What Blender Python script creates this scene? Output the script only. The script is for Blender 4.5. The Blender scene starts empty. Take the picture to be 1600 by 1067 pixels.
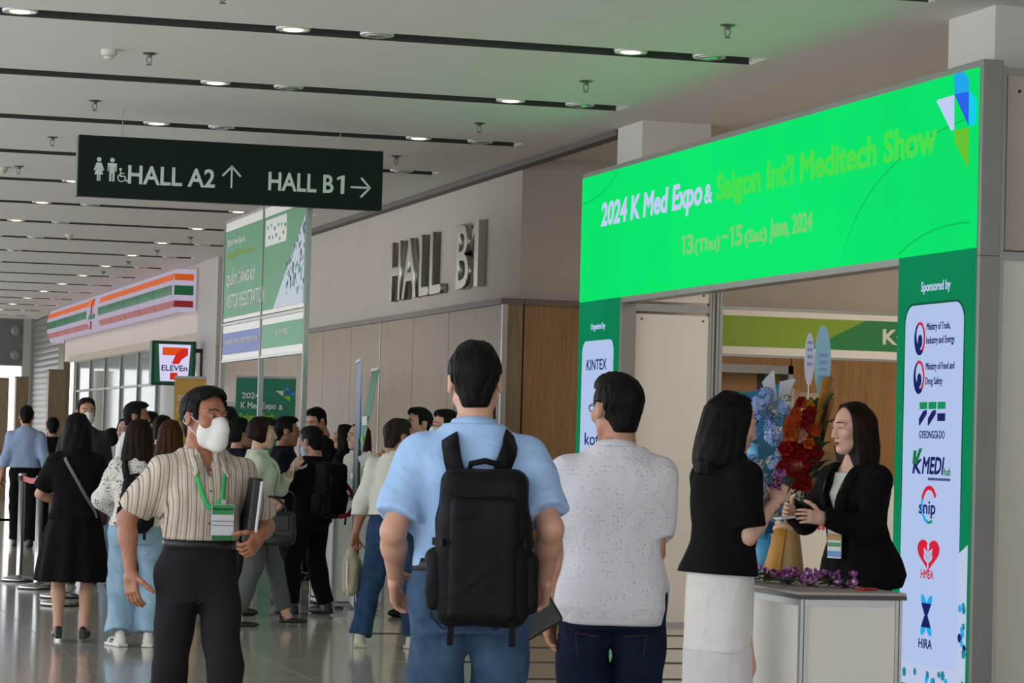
import bpy, bmesh, math, random
import numpy as np
from mathutils import Vector, Matrix
random.seed(7); rng = np.random.default_rng(7)
PI = math.pi
scene = bpy.context.scene
COL = scene.collection
# ---------------------------------------------------------------- camera
cam = bpy.data.cameras.new('camera'); camo = bpy.data.objects.new('camera', cam); COL.objects.link(camo)
cam.sensor_width = 36.0; cam.lens = 36.0 * 4379.4 / 1600.0; cam.clip_end = 300
def cam_axes(yaw, pitch, roll):
    f = Vector((math.sin(yaw)*math.cos(pitch), math.cos(yaw)*math.cos(pitch), math.sin(pitch)))
    r = Vector((math.cos(yaw), -math.sin(yaw), 0)); u = r.cross(f)
    return r*math.cos(roll)+u*math.sin(roll), u*math.cos(roll)-r*math.sin(roll), f
cr, cu, cf = cam_axes(0.273428, 0.036174, 0.026791)
M3 = Matrix((cr, cu, -cf)).transposed()
camo.matrix_world = Matrix.Translation((0, 0, 1.40)) @ M3.to_4x4()
scene.camera = camo
# ---------------------------------------------------------------- light
world = bpy.data.worlds.new('world'); scene.world = world; world.use_nodes = True
bg = world.node_tree.nodes['Background']
bg.inputs[0].default_value = (0.93, 0.97, 1.0, 1); bg.inputs[1].default_value = 2.6
scene.view_settings.view_transform = 'Standard'; scene.view_settings.look = 'None'
scene.view_settings.gamma = 1.0; scene.view_settings.exposure = 0.0
scene.view_settings.use_curve_mapping = False
for lx, ly, pw in ((9.6, 18.6, 95), (11.5, 22.5, 60)):   # unseen warm lamps, added to brighten the recess behind the gate
    la = bpy.data.lights.new('recess_fill_light', 'AREA'); la.shape = 'RECTANGLE'; la.size = 1.6; la.size_y = 1.6; la.energy = pw; la.color = (1.0, .84, .66)
    lo_ = bpy.data.objects.new('recess_fill_light', la); COL.objects.link(lo_); lo_.location = (lx, ly, 3.9)
# ---------------------------------------------------------------- materials
def lin(c):
    if isinstance(c, str):
        c = c.lstrip('#'); c = [int(c[i:i+2], 16)/255 for i in (0, 2, 4)]
    return tuple((x/12.92 if x <= .04045 else ((x+.055)/1.055)**2.4) for x in c[:3])
MATS = {}
def mat(name, col, rough=.55, metal=0., emit=0., var=0., vscale=8., bump=0., bscale=60., stretch=(1, 1, 1), alpha=1., trans=0., spec=.5, sheen=0., col2=None, coat=0., wrinkle=0.):
    """plain procedural material: a base colour with a noise variation and a noise relief"""
    if name in MATS: return MATS[name]
    m = bpy.data.materials.new(name); m.use_nodes = True; nt = m.node_tree; N = nt.nodes; L = nt.links
    b = N['Principled BSDF']; c = lin(col)
    b.inputs['Base Color'].default_value = (*c, 1); b.inputs['Roughness'].default_value = rough
    b.inputs['Metallic'].default_value = metal; b.inputs['Specular IOR Level'].default_value = spec
    b.inputs['Alpha'].default_value = alpha; b.inputs['Transmission Weight'].default_value = trans
    b.inputs['Sheen Weight'].default_value = sheen; b.inputs['Coat Weight'].default_value = coat
    if emit: b.inputs['Emission Color'].default_value = (*c, 1); b.inputs['Emission Strength'].default_value = emit
    if var or bump or col2 or wrinkle:
        tc = N.new('ShaderNodeTexCoord'); mp = N.new('ShaderNodeMapping'); mp.inputs['Scale'].default_value = stretch
        L.new(tc.outputs['Object'], mp.inputs[0])
    if var or col2:
        nz = N.new('ShaderNodeTexNoise'); nz.inputs['Scale'].default_value = vscale; nz.inputs['Detail'].default_value = 4
        L.new(mp.outputs[0], nz.inputs[0]); mx = N.new('ShaderNodeMixRGB')
        c2 = lin(col2) if col2 else tuple(max(0, x*(1-var)) for x in c)
        mx.inputs[1].default_value = (*c, 1); mx.inputs[2].default_value = (*c2, 1)
        rp = N.new('ShaderNodeValToRGB'); rp.color_ramp.elements[0].position = .35; rp.color_ramp.elements[1].position = .65
        L.new(nz.outputs[0], rp.inputs[0]); L.new(rp.outputs[0], mx.inputs[0]); L.new(mx.outputs[0], b.inputs['Base Color'])
        if emit: L.new(mx.outputs[0], b.inputs['Emission Color'])
    if bump:
        n2 = N.new('ShaderNodeTexNoise'); n2.inputs['Scale'].default_value = bscale; n2.inputs['Detail'].default_value = 3
        L.new(mp.outputs[0], n2.inputs[0]); bp = N.new('ShaderNodeBump'); bp.inputs['Strength'].default_value = bump; bp.inputs['Distance'].default_value = .01
        L.new(n2.outputs[0], bp.inputs['Height']); L.new(bp.outputs[0], b.inputs['Normal'])
    if wrinkle:
        n3 = N.new('ShaderNodeTexNoise'); n3.inputs['Scale'].default_value = 7.5; n3.inputs['Detail'].default_value = 2.5; n3.inputs['Distortion'].default_value = 1.2
        L.new(mp.outputs[0], n3.inputs[0]); b3 = N.new('ShaderNodeBump'); b3.inputs['Strength'].default_value = wrinkle; b3.inputs['Distance'].default_value = .05
        L.new(n3.outputs[0], b3.inputs['Height']); L.new(b3.outputs[0], bp.inputs['Normal'] if bump else b.inputs['Normal'])
    MATS[name] = m; return m
def stripes(m, axis, period, cols, widths, coord='Object'):
    """replace the base colour of m by a repeating stripe pattern along a local axis"""
    nt = m.node_tree; N = nt.nodes; L = nt.links; b = N['Principled BSDF']
    tc = N.new('ShaderNodeTexCoord'); sp = N.new('ShaderNodeSeparateXYZ'); L.new(tc.outputs[coord], sp.inputs[0])
    md = N.new('ShaderNodeMath'); md.operation = 'MULTIPLY'; md.inputs[1].default_value = 1/period; L.new(sp.outputs[axis], md.inputs[0])
    fr = N.new('ShaderNodeMath'); fr.operation = 'FRACT'; L.new(md.outputs[0], fr.inputs[0])
    rp = N.new('ShaderNodeValToRGB'); rp.color_ramp.interpolation = 'CONSTANT'; e = rp.color_ramp.elements
    pos = 0.
    for i, (c, w) in enumerate(zip(cols, widths)):
        el = e[i] if i < 2 else e.new(pos)
        el.position = pos; el.color = (*lin(c), 1); pos += w
    L.new(fr.outputs[0], rp.inputs[0]); L.new(rp.outputs[0], b.inputs['Base Color']); return m
# ---------------------------------------------------------------- objects
def tag(o, label=None, cat=None, group=None, kind=None):
    if label: o['label'] = label
    if cat: o['category'] = cat
    if group: o['group'] = group
    if kind: o['kind'] = kind
    return o
def empty(name, loc=(0, 0, 0), rz=0., label=None, cat=None, group=None, kind=None):
    o = bpy.data.objects.new(name, None); COL.objects.link(o); o.location = loc; o.rotation_euler = (0, 0, rz); o.empty_display_size = .1
    return tag(o, label, cat, group, kind)
def link(name, me, material=None, parent=None, loc=None, rot=None):
    o = bpy.data.objects.new(name, me); COL.objects.link(o)
    if material is not None and not me.materials: me.materials.append(material)
    if parent is not None: o.parent = parent
    if loc is not None: o.location = loc
    if rot is not None: o.rotation_euler = rot
    return o
class MB:
    """collects vertices and faces; build() links them as one mesh object"""
    def __init__(s): s.v = []; s.f = []; s.mi = []; s.cur = 0
    def add(s, vs, fs):
        b = len(s.v); s.v += [tuple(p) for p in vs]; s.f += [tuple(b+i for i in f) for f in fs]; s.mi += [s.cur]*len(fs); return s
    def box(s, x0, x1, y0, y1, z0, z1):
        return s.add([(x0,y0,z0),(x1,y0,z0),(x1,y1,z0),(x0,y1,z0),(x0,y0,z1),(x1,y0,z1),(x1,y1,z1),(x0,y1,z1)],
                     [(3,2,1,0),(4,5,6,7),(0,1,5,4),(1,2,6,5),(2,3,7,6),(3,0,4,7)])
    def prism(s, poly, origin, ux, uy, depth):
        """polygon in the plane (ux, uy) raised by depth along ux x uy"""
        o = Vector(origin); ux = Vector(ux); uy = Vector(uy); n = ux.cross(uy); k = len(poly)
        a = [o+ux*p[0]+uy*p[1] for p in poly]; b = [p+n*depth for p in a]
        area = sum(poly[i][0]*poly[(i+1) % k][1]-poly[(i+1) % k][0]*poly[i][1] for i in range(k))
        if area < 0: a.reverse(); b.reverse()
        return s.add(a+b, [tuple(range(k, 2*k)), tuple(range(k-1, -1, -1))]+[(i, (i+1) % k, k+(i+1) % k, k+i) for i in range(k)])
    def tube(s, pts, r, n=10, cap=True):
        pts = [Vector(p) for p in pts]; rs = r if isinstance(r, (list, tuple)) else [r]*len(pts)
        vs = []; up = None
        for i, p in enumerate(pts):
            t = (pts[min(i+1, len(pts)-1)]-pts[max(i-1, 0)]).normalized()
            if up is None: up = Vector((0, 0, 1)) if abs(t.z) < .9 else Vector((1, 0, 0))
            a = t.cross(up).normalized(); bb = a.cross(t).normalized(); up = bb
            for k in range(n): w = 2*PI*k/n; vs.append(p+(a*math.cos(w)+bb*math.sin(w))*rs[i])
        fs = [(i*n+k, i*n+(k+1) % n, (i+1)*n+(k+1) % n, (i+1)*n+k) for i in range(len(pts)-1) for k in range(n)]
        if cap: fs += [tuple(range(n-1, -1, -1)), tuple(range((len(pts)-1)*n, len(pts)*n))]
        return s.add(vs, fs)
    def lathe(s, prof, c=(0, 0, 0), n=24):
        """profile of (radius, z) turned about the vertical axis"""
        vs = [(c[0]+r*math.cos(2*PI*k/n), c[1]+r*math.sin(2*PI*k/n), c[2]+z) for r, z in prof for k in range(n)]
        fs = [(i*n+k, i*n+(k+1) % n, (i+1)*n+(k+1) % n, (i+1)*n+k) for i in range(len(prof)-1) for k in range(n)]
        fs += [tuple(range(n-1, -1, -1)), tuple(range((len(prof)-1)*n, len(prof)*n))]
        return s.add(vs, fs)
    def loft(s, rings, cap=True):
        n = len(rings[0]); vs = [p for r in rings for p in r]
        fs = [(i*n+k, i*n+(k+1) % n, (i+1)*n+(k+1) % n, (i+1)*n+k) for i in range(len(rings)-1) for k in range(n)]
        if cap: fs += [tuple(range(n-1, -1, -1)), tuple(range((len(rings)-1)*n, len(rings)*n))]
        return s.add(vs, fs)
    def ribbon(s, pts, nrm, w, t):
        """flat band swept along pts; nrm = list of outward normals"""
        pts = [Vector(p) for p in pts]; rings = []
        for i, p in enumerate(pts):
            d = (pts[min(i+1, len(pts)-1)]-pts[max(i-1, 0)]).normalized()
            n = Vector(nrm[i] if isinstance(nrm, list) else nrm); sd = d.cross(n).normalized(); n = sd.cross(d).normalized()
            ww = w[i] if isinstance(w, (list, tuple)) else w
            rings.append([p-sd*ww/2, p+sd*ww/2, p+sd*ww/2+n*t, p-sd*ww/2+n*t])
        return s.loft(rings)
    def sheet(s, grid, t):
        """curved sheet of thickness t from a grid of points"""
        g = [[Vector(p) for p in r] for r in grid]; R = len(g); C = len(g[0]); N = []
        for i in range(R):
            for j in range(C):
                du = g[min(i+1, R-1)][j]-g[max(i-1, 0)][j]; dv = g[i][min(j+1, C-1)]-g[i][max(j-1, 0)]
                nn = du.cross(dv); N.append(nn.normalized() if nn.length > 1e-9 else Vector((0, 0, 1)))
        fl = [p for r in g for p in r]; vs = fl+[p+n*t for p, n in zip(fl, N)]; o = R*C; fs = []
        for i in range(R-1):
            for j in range(C-1):
                a, b, c, d = i*C+j, i*C+j+1, (i+1)*C+j+1, (i+1)*C+j
                fs += [(d, c, b, a), (o+a, o+b, o+c, o+d)]
        for i in range(R-1):
            for j in (0, C-1): a, d = i*C+j, (i+1)*C+j; fs.append((a, d, o+d, o+a))
        for j in range(C-1):
            for i in (0, R-1): a, b = i*C+j, i*C+j+1; fs.append((a, b, o+b, o+a))
        return s.add(vs, fs)
    def mesh(s, name, mats, smooth=False):
        me = bpy.data.meshes.new(name); me.from_pydata(s.v, [], s.f)
        for m in (mats if isinstance(mats, (list, tuple)) else [mats]): me.materials.append(m)
        if any(s.mi): me.polygons.foreach_set('material_index', s.mi)
        if smooth: me.polygons.foreach_set('use_smooth', [True]*len(me.polygons))
        me.update(); return me
    def build(s, name, mats, parent=None, smooth=False, bevel=0., loc=None, rot=None, fix=False):
        me = s.mesh(name, mats, smooth)
        if fix:
            bm = bmesh.new(); bm.from_mesh(me); bmesh.ops.recalc_face_normals(bm, faces=bm.faces); bm.to_mesh(me); bm.free()
        o = link(name, me, None, parent, loc, rot)
        if bevel: bv = o.modifiers.new('bevel', 'BEVEL'); bv.width = bevel; bv.segments = 2; bv.limit_method = 'ANGLE'
        return o
def box(name, m, parent, *b, bevel=0.): return MB().box(*b).build(name, m, parent, bevel=bevel)
def struct(name, m, *b): return tag(box(name, m, None, *b), kind='structure')
TC = {}
def text_mesh(s, off, ext):
    k = (s, off, ext)
    if k not in TC:
        c = bpy.data.curves.new('lettering', 'FONT'); c.body = s; c.size = 1; c.bevel_depth = off; c.bevel_resolution = 0; c.extrude = ext; c.resolution_u = 3
        o = bpy.data.objects.new('lettering', c); COL.objects.link(o); bpy.context.view_layer.update()
        me = bpy.data.meshes.new_from_object(o.evaluated_get(bpy.context.evaluated_depsgraph_get()))
        COL.objects.unlink(o); bpy.data.objects.remove(o)
        n = len(me.vertices); a = np.empty(n*3); me.vertices.foreach_get('co', a); TC[k] = (me, a.reshape(-1, 3))
    return TC[k]
def text(name, s, m, parent, origin, W, Hh, ux=(1, 0, 0), uy=(0, 0, 1), off=0., ext=.02, depth=.004, shear=0.):
    """lettering fitted to width W and height Hh in the plane (ux, uy), standing depth proud of origin; one mesh per word"""
    _, full = text_mesh(s, off, ext); lo = full.min(0); hi = full.max(0); span = np.maximum(hi-lo, 1e-9); words = s.split(' '); o = None
    ux = np.array(ux, float); uy = np.array(uy, float); n = np.cross(ux, uy)
    for i, w in enumerate(words):
        me, a = text_mesh(w, off, ext); me = me.copy(); me.name = name
        right = text_mesh(' '.join(words[:i+1]), off, ext)[1][:, 0].max(); a = a.copy(); a[:, 0] += right-a[:, 0].max(); p = (a-lo)/span
        q = np.array(origin, float)+np.outer(p[:, 0]*W+shear*p[:, 1]*Hh, ux)+np.outer(p[:, 1]*Hh, uy)+np.outer(p[:, 2]*depth, n)
        me.vertices.foreach_set('co', q.ravel()); me.materials.clear(); me.materials.append(m); me.update()
        o = link(name, me, None, parent)
    return o
ORD = ['first', 'second', 'third', 'fourth', 'fifth', 'sixth', 'seventh', 'eighth', 'ninth', 'tenth', 'eleventh', 'twelfth', 'thirteenth', 'fourteenth', 'fifteenth', 'sixteenth', 'seventeenth', 'eighteenth']
# ================================================================ SETTING
CEIL = 4.0
M_ceil = mat('ceiling_paint', '#dcd9d4', .8, var=.03, vscale=1.5)
M_slot = mat('slot_dark', '#3a3936', .7)
M_slotend = mat('slot_end_white', '#d8d6d2', .7)
M_plaster = mat('beige_plaster', '#bcb3a8', .85, var=.05, vscale=2., bump=.05, bscale=200)
M_white = mat('white_laminate', '#e2ddd6', .45, var=.03, vscale=3)
M_alu = mat('brushed_aluminium', '#9b9c9a', .35, .6, bump=.04, bscale=150, stretch=(1, 1, .05))
M_grey = mat('grey_frame', '#8f8e8a', .45, .3, var=.06, vscale=4)
M_dark = mat('dark_metal', '#2a2a2b', .5, .3)
M_black = mat('black_plastic', '#101011', .5, var=.2, vscale=20)
M_shutter = mat('shutter_grey', '#8b8984', .5, .2, var=.08, vscale=3)
def wood_mat(name, c1, c2):
    m = mat(name, c1, .5); nt = m.node_tree; N = nt.nodes; L = nt.links; b = N['Principled BSDF']
    tc = N.new('ShaderNodeTexCoord'); mp = N.new('ShaderNodeMapping'); mp.inputs['Scale'].default_value = (28, 28, 1.1); L.new(tc.outputs['Object'], mp.inputs[0])
    nz = N.new('ShaderNodeTexNoise'); nz.inputs['Scale'].default_value = 1.6; nz.inputs['Detail'].default_value = 6; nz.inputs['Roughness'].default_value = .65; L.new(mp.outputs[0], nz.inputs[0])
    rp = N.new('ShaderNodeValToRGB'); e = rp.color_ramp.elements; e[0].position = .3; e[0].color = (*lin(c2), 1); e[1].position = .7; e[1].color = (*lin(c1), 1)
    L.new(nz.outputs[0], rp.inputs[0]); L.new(rp.outputs[0], b.inputs['Base Color'])
    bp = N.new('ShaderNodeBump'); bp.inputs['Strength'].default_value = .08; bp.inputs['Distance'].default_value = .01; L.new(nz.outputs[0], bp.inputs['Height']); L.new(bp.outputs[0], b.inputs['Normal']); return m
M_wood = wood_mat('oak_veneer', '#937c5f', '#745f46')
M_wood2 = wood_mat('oak_veneer_warm', '#a07849', '#805d35')
# floor: polished tiles with fine joints
M_tile = mat('polished_tile', '#b8afa7', .11, var=.10, vscale=1.3, spec=.6)
M_joint = mat('tile_joint', '#c9c4bb', .6)
fl = tag(MB().box(-2.5, 30, -6, 80, -.2, -.012).build('floor', M_joint), kind='structure')
tile = MB().box(.003, 1.197, .003, 1.237, -.012, 0).mesh('tile', M_tile)
for i in range(-2, 7):
    for j in range(-1, 28):
        x = 3.33+(i-3)*1.2; y = 16.07-5*1.24+j*1.24
        link('tile', tile, None, fl, (x, y, 0))
far = MB()
far.box(-2.5, -.9+.63, -6, 80, -.012, 0).box(3.33+4*1.2, 30, -6, 80, -.012, 0).box(-.27, 8.13, -6, 8.63, -.012, 0).box(-.27, 8.13, 43.35, 80, -.012, 0)
far.build('tile_field', M_tile, fl)
for k, y in enumerate((16.07, 17.28, 18.52, 19.78)):
    tag(box('trim_%d' % (k+1), M_dark, None, 4.55, 8.5, y-.035, y+.035, .0005, .004), kind='structure')
# ceiling: white strips between recessed slots
SLOT0, STEP, SW, SEND = 14.5, 2.935, .34, 6.6
slots = [SLOT0+STEP*k for k in range(-4, 18)]
cm = MB(); prev = -6.0
for y in slots:
    cm.box(-3.5, SEND, prev, y, CEIL, CEIL+.12); prev = y+SW
cm.box(-3.5, SEND, prev, 67, CEIL, CEIL+.12); cm.box(SEND, 6.98, -6, 67, CEIL, CEIL+.12); cm.box(6.98, 16, -6, 21.9, CEIL, CEIL+.12)
cm.box(6.98, 16, 21.9, 67, CEIL+.06, CEIL+.18)
ceil = tag(cm.build('ceiling', M_ceil), kind='structure')
for y in slots:
    b = MB(); b.box(-3.5, SEND, y-.02, y, CEIL+.12, CEIL+.2); b.box(-3.5, SEND, y+SW-.004, y+SW+.02, CEIL+.001, CEIL+.2); b.box(-3.5, SEND, y-.02, y+SW+.02, CEIL+.2, CEIL+.22)
    b.build('slot_lining', M_slot, ceil)
    box('slot_end', M_slotend, ceil, SEND-.004, SEND+.0, y, y+SW, CEIL+.002, CEIL+.2)
# right wall: oak panelling below, plaster above, ledge between
struct('wall_right', M_plaster, 7.1, 7.3, 25.3, 40.4, 0, CEIL+.06)
wr = bpy.data.objects['wall_right']
seams = [24.92, 26.94, 28.43, 29.94, 31.43, 32.97, 34.47, 35.97, 37.47, 38.97, 40.4]
for a, b in zip(seams[:-1], seams[1:]): box('panel', M_wood, wr, 6.9, 7.09, a+.006, b-.006, .08, 2.68)
box('seam_strip', M_alu, wr, 6.895, 6.93, 29.925, 29.955, .08, 2.68); box('seam_strip', M_alu, wr, 6.89, 6.94, 24.91, 24.95, .08, 2.68)
M_ledge = mat('ledge_taupe', '#6f655c', .6)
tag(box('trim_5', M_ledge, None, 6.87, 7.1, 24.91, 40.4, 2.68, 2.735), kind='structure')
tag(box('trim_7', mat('soffit_trim', '#57524d', .6), None, 6.985, 7.1, 21.9, 67, 3.95, 4.0), kind='structure')
tag(box('baseboard_right', M_dark, None, 6.91, 7.0, 24.95, 40.4, 0, .08), kind='structure')
# recess wall behind the gate
struct('wall_back', M_plaster, 7.1, 16, 25.1, 25.3, 0, CEIL+.06); wb = bpy.data.objects['wall_back']
for a, b in ((7.1, 8.0), (8.0, 8.95), (9.75, 11.0), (11.0, 12.3), (12.3, 13.6), (13.6, 15)): box('panel', M_wood2, wb, a+.005, b-.005, 24.92, 25.1, .08, 2.68)
box('panel', M_wood2, wb, 8.955, 9.745, 24.92, 25.1, 2.2, 2.68)
tag(box('trim_6', M_ledge, None, 7.1, 15, 24.89, 25.1, 2.68, 2.735), kind='structure')
tag(box('baseboard_back', M_dark, None, 6.95, 15, 24.95, 25.05, 0, .08), kind='structure')
d1 = empty('door_1', (8.95, 24.9, 0), kind='structure')
MB().box(0, .05, -.04, .2, 0, 2.2).box(.75, .8, -.04, .2, 0, 2.2).box(0, .8, -.04, .2, 2.12, 2.2).build('door_frame', M_alu, d1)
box('door_leaf', M_wood2, d1, .05, .48, .08, .13, 0, 2.12); box('door_edge', M_dark, d1, .48, .56, .08, .16, 0, 2.12); box('door_side', M_wood2, d1, .56, .75, .16, .2, 0, 2.12)
MB().tube([(.43, .06, .95), (.43, .03, .97), (.43, .03, 1.25), (.43, .06, 1.27)], .012).build('door_handle', M_alu, d1, smooth=True)
struct('wall_side', M_plaster, 15.8, 16, -6, 25.1, 0, CEIL)
# columns carrying the gate
M_col = mat('column_paint', '#d2cec8', .8, var=.03, vscale=2)
for k, y in enumerate((14.75, 21.2)):
    o = tag(box('wall_column_%d' % (k+1), M_col, None, 6.98, 7.56, y, y+.64, 0, CEIL), kind='structure')
    box('skirting', M_grey, o, 6.97, 7.57, y-.01, y+.65, 0, .1)
# far right: grey pillar, shop wall, shutter and the end of the hall
M_pill = mat('pillar_grey', '#b7b2ad', .7, var=.04, vscale=2)
struct('wall_pillar', M_pill, 6.86, 7.3, 40.4, 42.1, 0, CEIL+.06)
M_fascia = mat('shop_fascia', '#cfc3b5', .6, var=.04, vscale=2)
shop = struct('wall_shop', M_fascia, 6.9, 7.1, 42.1, 59.6, 2.86, CEIL+.06)
box('soffit_band', mat('fascia_lower', '#b6a794', .6), shop, 6.87, 6.9, 42.1, 58.6, 2.82, 2.95)
M_glass = mat('shop_glass', '#c4cec9', .08, trans=.0, alpha=.5, spec=.6)
M_frame = mat('shop_frame', '#8c8a83', .4, .4)
win = empty('window_1', (6.9, 42.1, 0), kind='structure')
gy = [0, 2.2, 4.4, 6.6, 8.8, 11.0, 13.2, 15.4]
for a, b in zip(gy[:-1], gy[1:]): box('pane', M_glass, win, .04, .05, a+.04, b-.04, .1, 2.8)
for a in gy: box('mullion', M_frame, win, 0, .08, a-.035, a+.035, 0, 2.86)
box('sill', M_frame, win, 0, .08, 0, 15.4, 0, .1); box('head', M_frame, win, 0, .08, 0, 15.4, 2.8, 2.86); box('transom', M_frame, win, .01, .07, 0, 15.4, 2.2, 2.24)
struct('wall_shop_interior', mat('shop_interior', '#cfd6d2', .8, var=.12, vscale=1.2), 11.0, 11.2, 42, 60, 0, 3.2)
struct('wall_shop_end', M_fascia, 7.1, 11.0, 59.4, 59.6, 0, 3.2); struct('wall_shop_near', M_fascia, 7.1, 11.0, 42.0, 42.1, 0, 3.2)
struct('ceiling_shop', M_ceil, 7.1, 11, 42.1, 59.4, 3.0, 3.2)
shut = tag(box('wall_shutter', M_shutter, None, 7.0, 7.1, 60.2, 66.5, 0, CEIL), kind='structure')
prof = [(0, 0), (-.012, .03), (-.018, .065), (-.012, .1), (0, .13)]
sm = MB().loft([[(x, y, z) for x, z in prof]+[(.03, y, .13), (.03, y, 0)] for y in (60.75, 66.4)]).mesh('slat', M_shutter)
for k in range(29): link('slat', sm, None, shut, (6.98, 0, .05+k*.135))
box('guide', mat('guide_brown', '#77694f', .5), shut, 6.9, 7.0, 59.7, 60.75, 0, CEIL); box('guide', M_grey, shut, 6.9, 7.0, 66.4, 66.55, 0, CEIL)
struct('wall_end', M_pill, 6.72, 7.3, 66.5, 66.8, 0, CEIL)
endp = struct('wall_end_header', mat('end_panel', '#6e6d6b', .6, var=.06, vscale=2), -7, 6.72, 66.5, 66.8, 2.9, CEIL)
for z in (3.15, 3.72): MB().lathe([(.11, 0), (.12, .02), (.07, .04)], (0, 0, 0), 16).build('air_nozzle', M_grey, endp, loc=(6.55, 66.49, z), rot=(PI/2, 0, 0))
# ---------------------------------------------------------------- ceiling fittings
M_ring = mat('downlight_ring', '#d9d9d6', .3, .2); M_lit = mat('downlight_lit', '#ffdfba', .4, emit=2.6); M_off = mat('downlight_reflector', '#c8cdc9', .12, .9)
ring = MB().lathe([(.075, .07), (.085, .0), (.108, -.004), (.112, .004), (.112, .03)], n=24).mesh('ring', M_ring, True)
disc = MB().lathe([(.0, .045), (.078, .045), (.078, .05), (0, .05)], n=20)
lit = MB().lathe([(.066, .0), (.064, -.004), (.045, -.008), (0, -.009)], n=20).mesh('lens', M_lit, True); off = MB().lathe([(.08, .0), (.078, -.008), (.05, -.015), (0, -.017)], n=20).mesh('lens', M_off, True)
for k, y in enumerate(slots[5:]):
    for x, on in ((1.13, 0), (1.69, 1), (3.42, 1), (3.97, 0), (5.69, 1), (6.24, 0)):
        if x < y*.088: continue
        t = empty('downlight', (x, y+.135, CEIL+.002), label='%s round downlight in the %s ceiling slot from the camera, %s pair' % ('lit' if on else 'unlit', ORD[k], 'left' if x < 3 else 'middle' if x < 5 else 'right'), cat='downlight', group=('lit' if on else 'unlit')+' downlights in the ceiling slots')
        link('ring', ring, None, t); link('lens', lit if on else off, None, t)
M_brass = mat('sprinkler_steel', '#77756f', .35, .7)
spr = MB().lathe([(.0, 0), (.045, 0), (.05, -.006), (.02, -.014), (.012, -.03), (.0, -.03)], n=14).tube([(-.016, 0, -.02), (-.016, 0, -.06), (0, 0, -.075), (.016, 0, -.06), (.016, 0, -.02)], .004, 6).lathe([(0, -.078), (.022, -.078), (.022, -.082), (0, -.082)], n=12).mesh('sprinkler', M_brass)
for k in range(0, 11):
    for x in (2.72, 5.85):
        y = 16.15+STEP*k
        if x < y*.088: continue
        tag(link('sprinkler', spr, None, None, (x, y, CEIL)), 'small steel ceiling sprinkler, %s from the camera in the %s row' % (ORD[k], 'left' if x < 4 else 'right'), 'sprinkler', 'ceiling sprinklers')
for x, y, s in ((2.44, 19.05, 'nearest the camera'), (2.58, 28.1, 'further down the hall'), (4.32, 37.2, 'far down the hall')):
    t = empty('smoke_detector', (x, y, CEIL), label='cream smoke detector on the ceiling '+s, cat='smoke detector')
    MB().lathe([(0, 0), (.055, 0), (.055, -.03), (.045, -.04), (0, -.04)], n=20).build('base', mat('detector_cream', '#cfcbbd', .6), t, smooth=False)
    MB().lathe([(.03, -.04), (.036, -.055), (.022, -.065), (0, -.065)], n=20).build('sensor', mat('detector_cream', '#cfcbbd', .6), t, smooth=True)
def one(name, m, parent, origin, W, Hh, th, depth, ux=(1, 0, 0), uy=(0, 0, 1)):
    """the numeral 1: a stem with a flag"""
    return MB().prism([(W-th, 0), (W, 0), (W, Hh), (W-th*.7, Hh), (0, Hh*.87), (0, Hh*.72), (W-th, Hh*.82)], origin, ux, uy, depth).build(name, m, parent)
# ================================================================ SIGNS ON THE BUILDING
NX = dict(ux=(0, -1, 0), uy=(0, 0, 1))          # plane that faces the corridor (-X): reads from far to near
M_steel = mat('brushed_steel_letters', '#b4b1a8', .28, .9, bump=.05, bscale=90, stretch=(.05, .05, 1))
hs = empty('hall_lettering', (6.95, 27.8, 2.9), label='large raised steel letters reading HALL B1 on the beige wall', cat='wall sign')
for ch, a, b in (('H', 30.06, 29.6), ('A', 29.5, 28.86), ('L', 28.72, 28.33), ('L', 28.27, 27.8), ('B', 27.18, 26.7)):
    text('letter', ch, M_steel, hs, (7.1-6.95, a-27.8, .018), a-b, .648, off=.006, ext=.1, depth=.085, **NX)
one('letter', M_steel, hs, (7.1-6.95, 26.55-27.8, .018), .23, .648, .15, .085, **NX)
sg = empty('direction_sign', (2.64, 22.3, 3.27), label='dark green hanging sign reading HALL A2 and HALL B1 with arrows and toilet symbols', cat='sign')
M_sign = mat('sign_green', '#0b1b16', .6, var=.1, vscale=3, spec=.2); M_sgn_w = mat('sign_white', '#c9d2cc', .5)
W, Hs = 2.48, .485
box('board', M_sign, sg, 0, W, 0, .12, 0, Hs, bevel=.004); box('edge', mat('sign_edge', '#51605a', .4), sg, -.006, 0, .002, .118, .005, Hs-.005)
for x in (.35, W-.35): MB().tube([(x, .06, Hs), (x, .06, .73)], .003, 6).build('wire', M_alu, sg)
S0 = -.001
def on(px, py): return (px/474*W, (98-py)/98*Hs)
for s, x0, x1, y0, y1 in (('HALL A2', 76, 210, 40, 77), ('HALL B', 293, 396, 41, 76)):
    a = on(x0, y1+(x0-0)*-.0); text('lettering', s, M_sgn_w, sg, (a[0], S0, Hs*(98-(y1-2))/98-.0), (x1-x0)/474*W, .15, off=.022)
one('lettering', M_sgn_w, sg, (401/474*W, S0, Hs*(98-74)/98), 12/474*W, .15, .03, .004)
def icon(polys, nm):
    b = MB()
    for p in polys: b.prism(p, (0, S0, 0), (1, 0, 0), (0, 0, 1), .003)
    b.build(nm, M_sgn_w, sg)
def circ(cx, cy, r, n=18, a0=0., a1=2*PI): return [(cx+r*math.cos(a0+(a1-a0)*i/n), cy+r*math.sin(a0+(a1-a0)*i/n)) for i in range(n)]
def arc(cx, cy, r0, r1, a0, a1, n=14): return [(cx+r1*math.cos(a0+(a1-a0)*i/n), cy+r1*math.sin(a0+(a1-a0)*i/n)) for i in range(n+1)]+[(cx+r0*math.cos(a1-(a1-a0)*i/n), cy+r0*math.sin(a1-(a1-a0)*i/n)) for i in range(n+1)]
x, z = .165, .13
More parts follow.
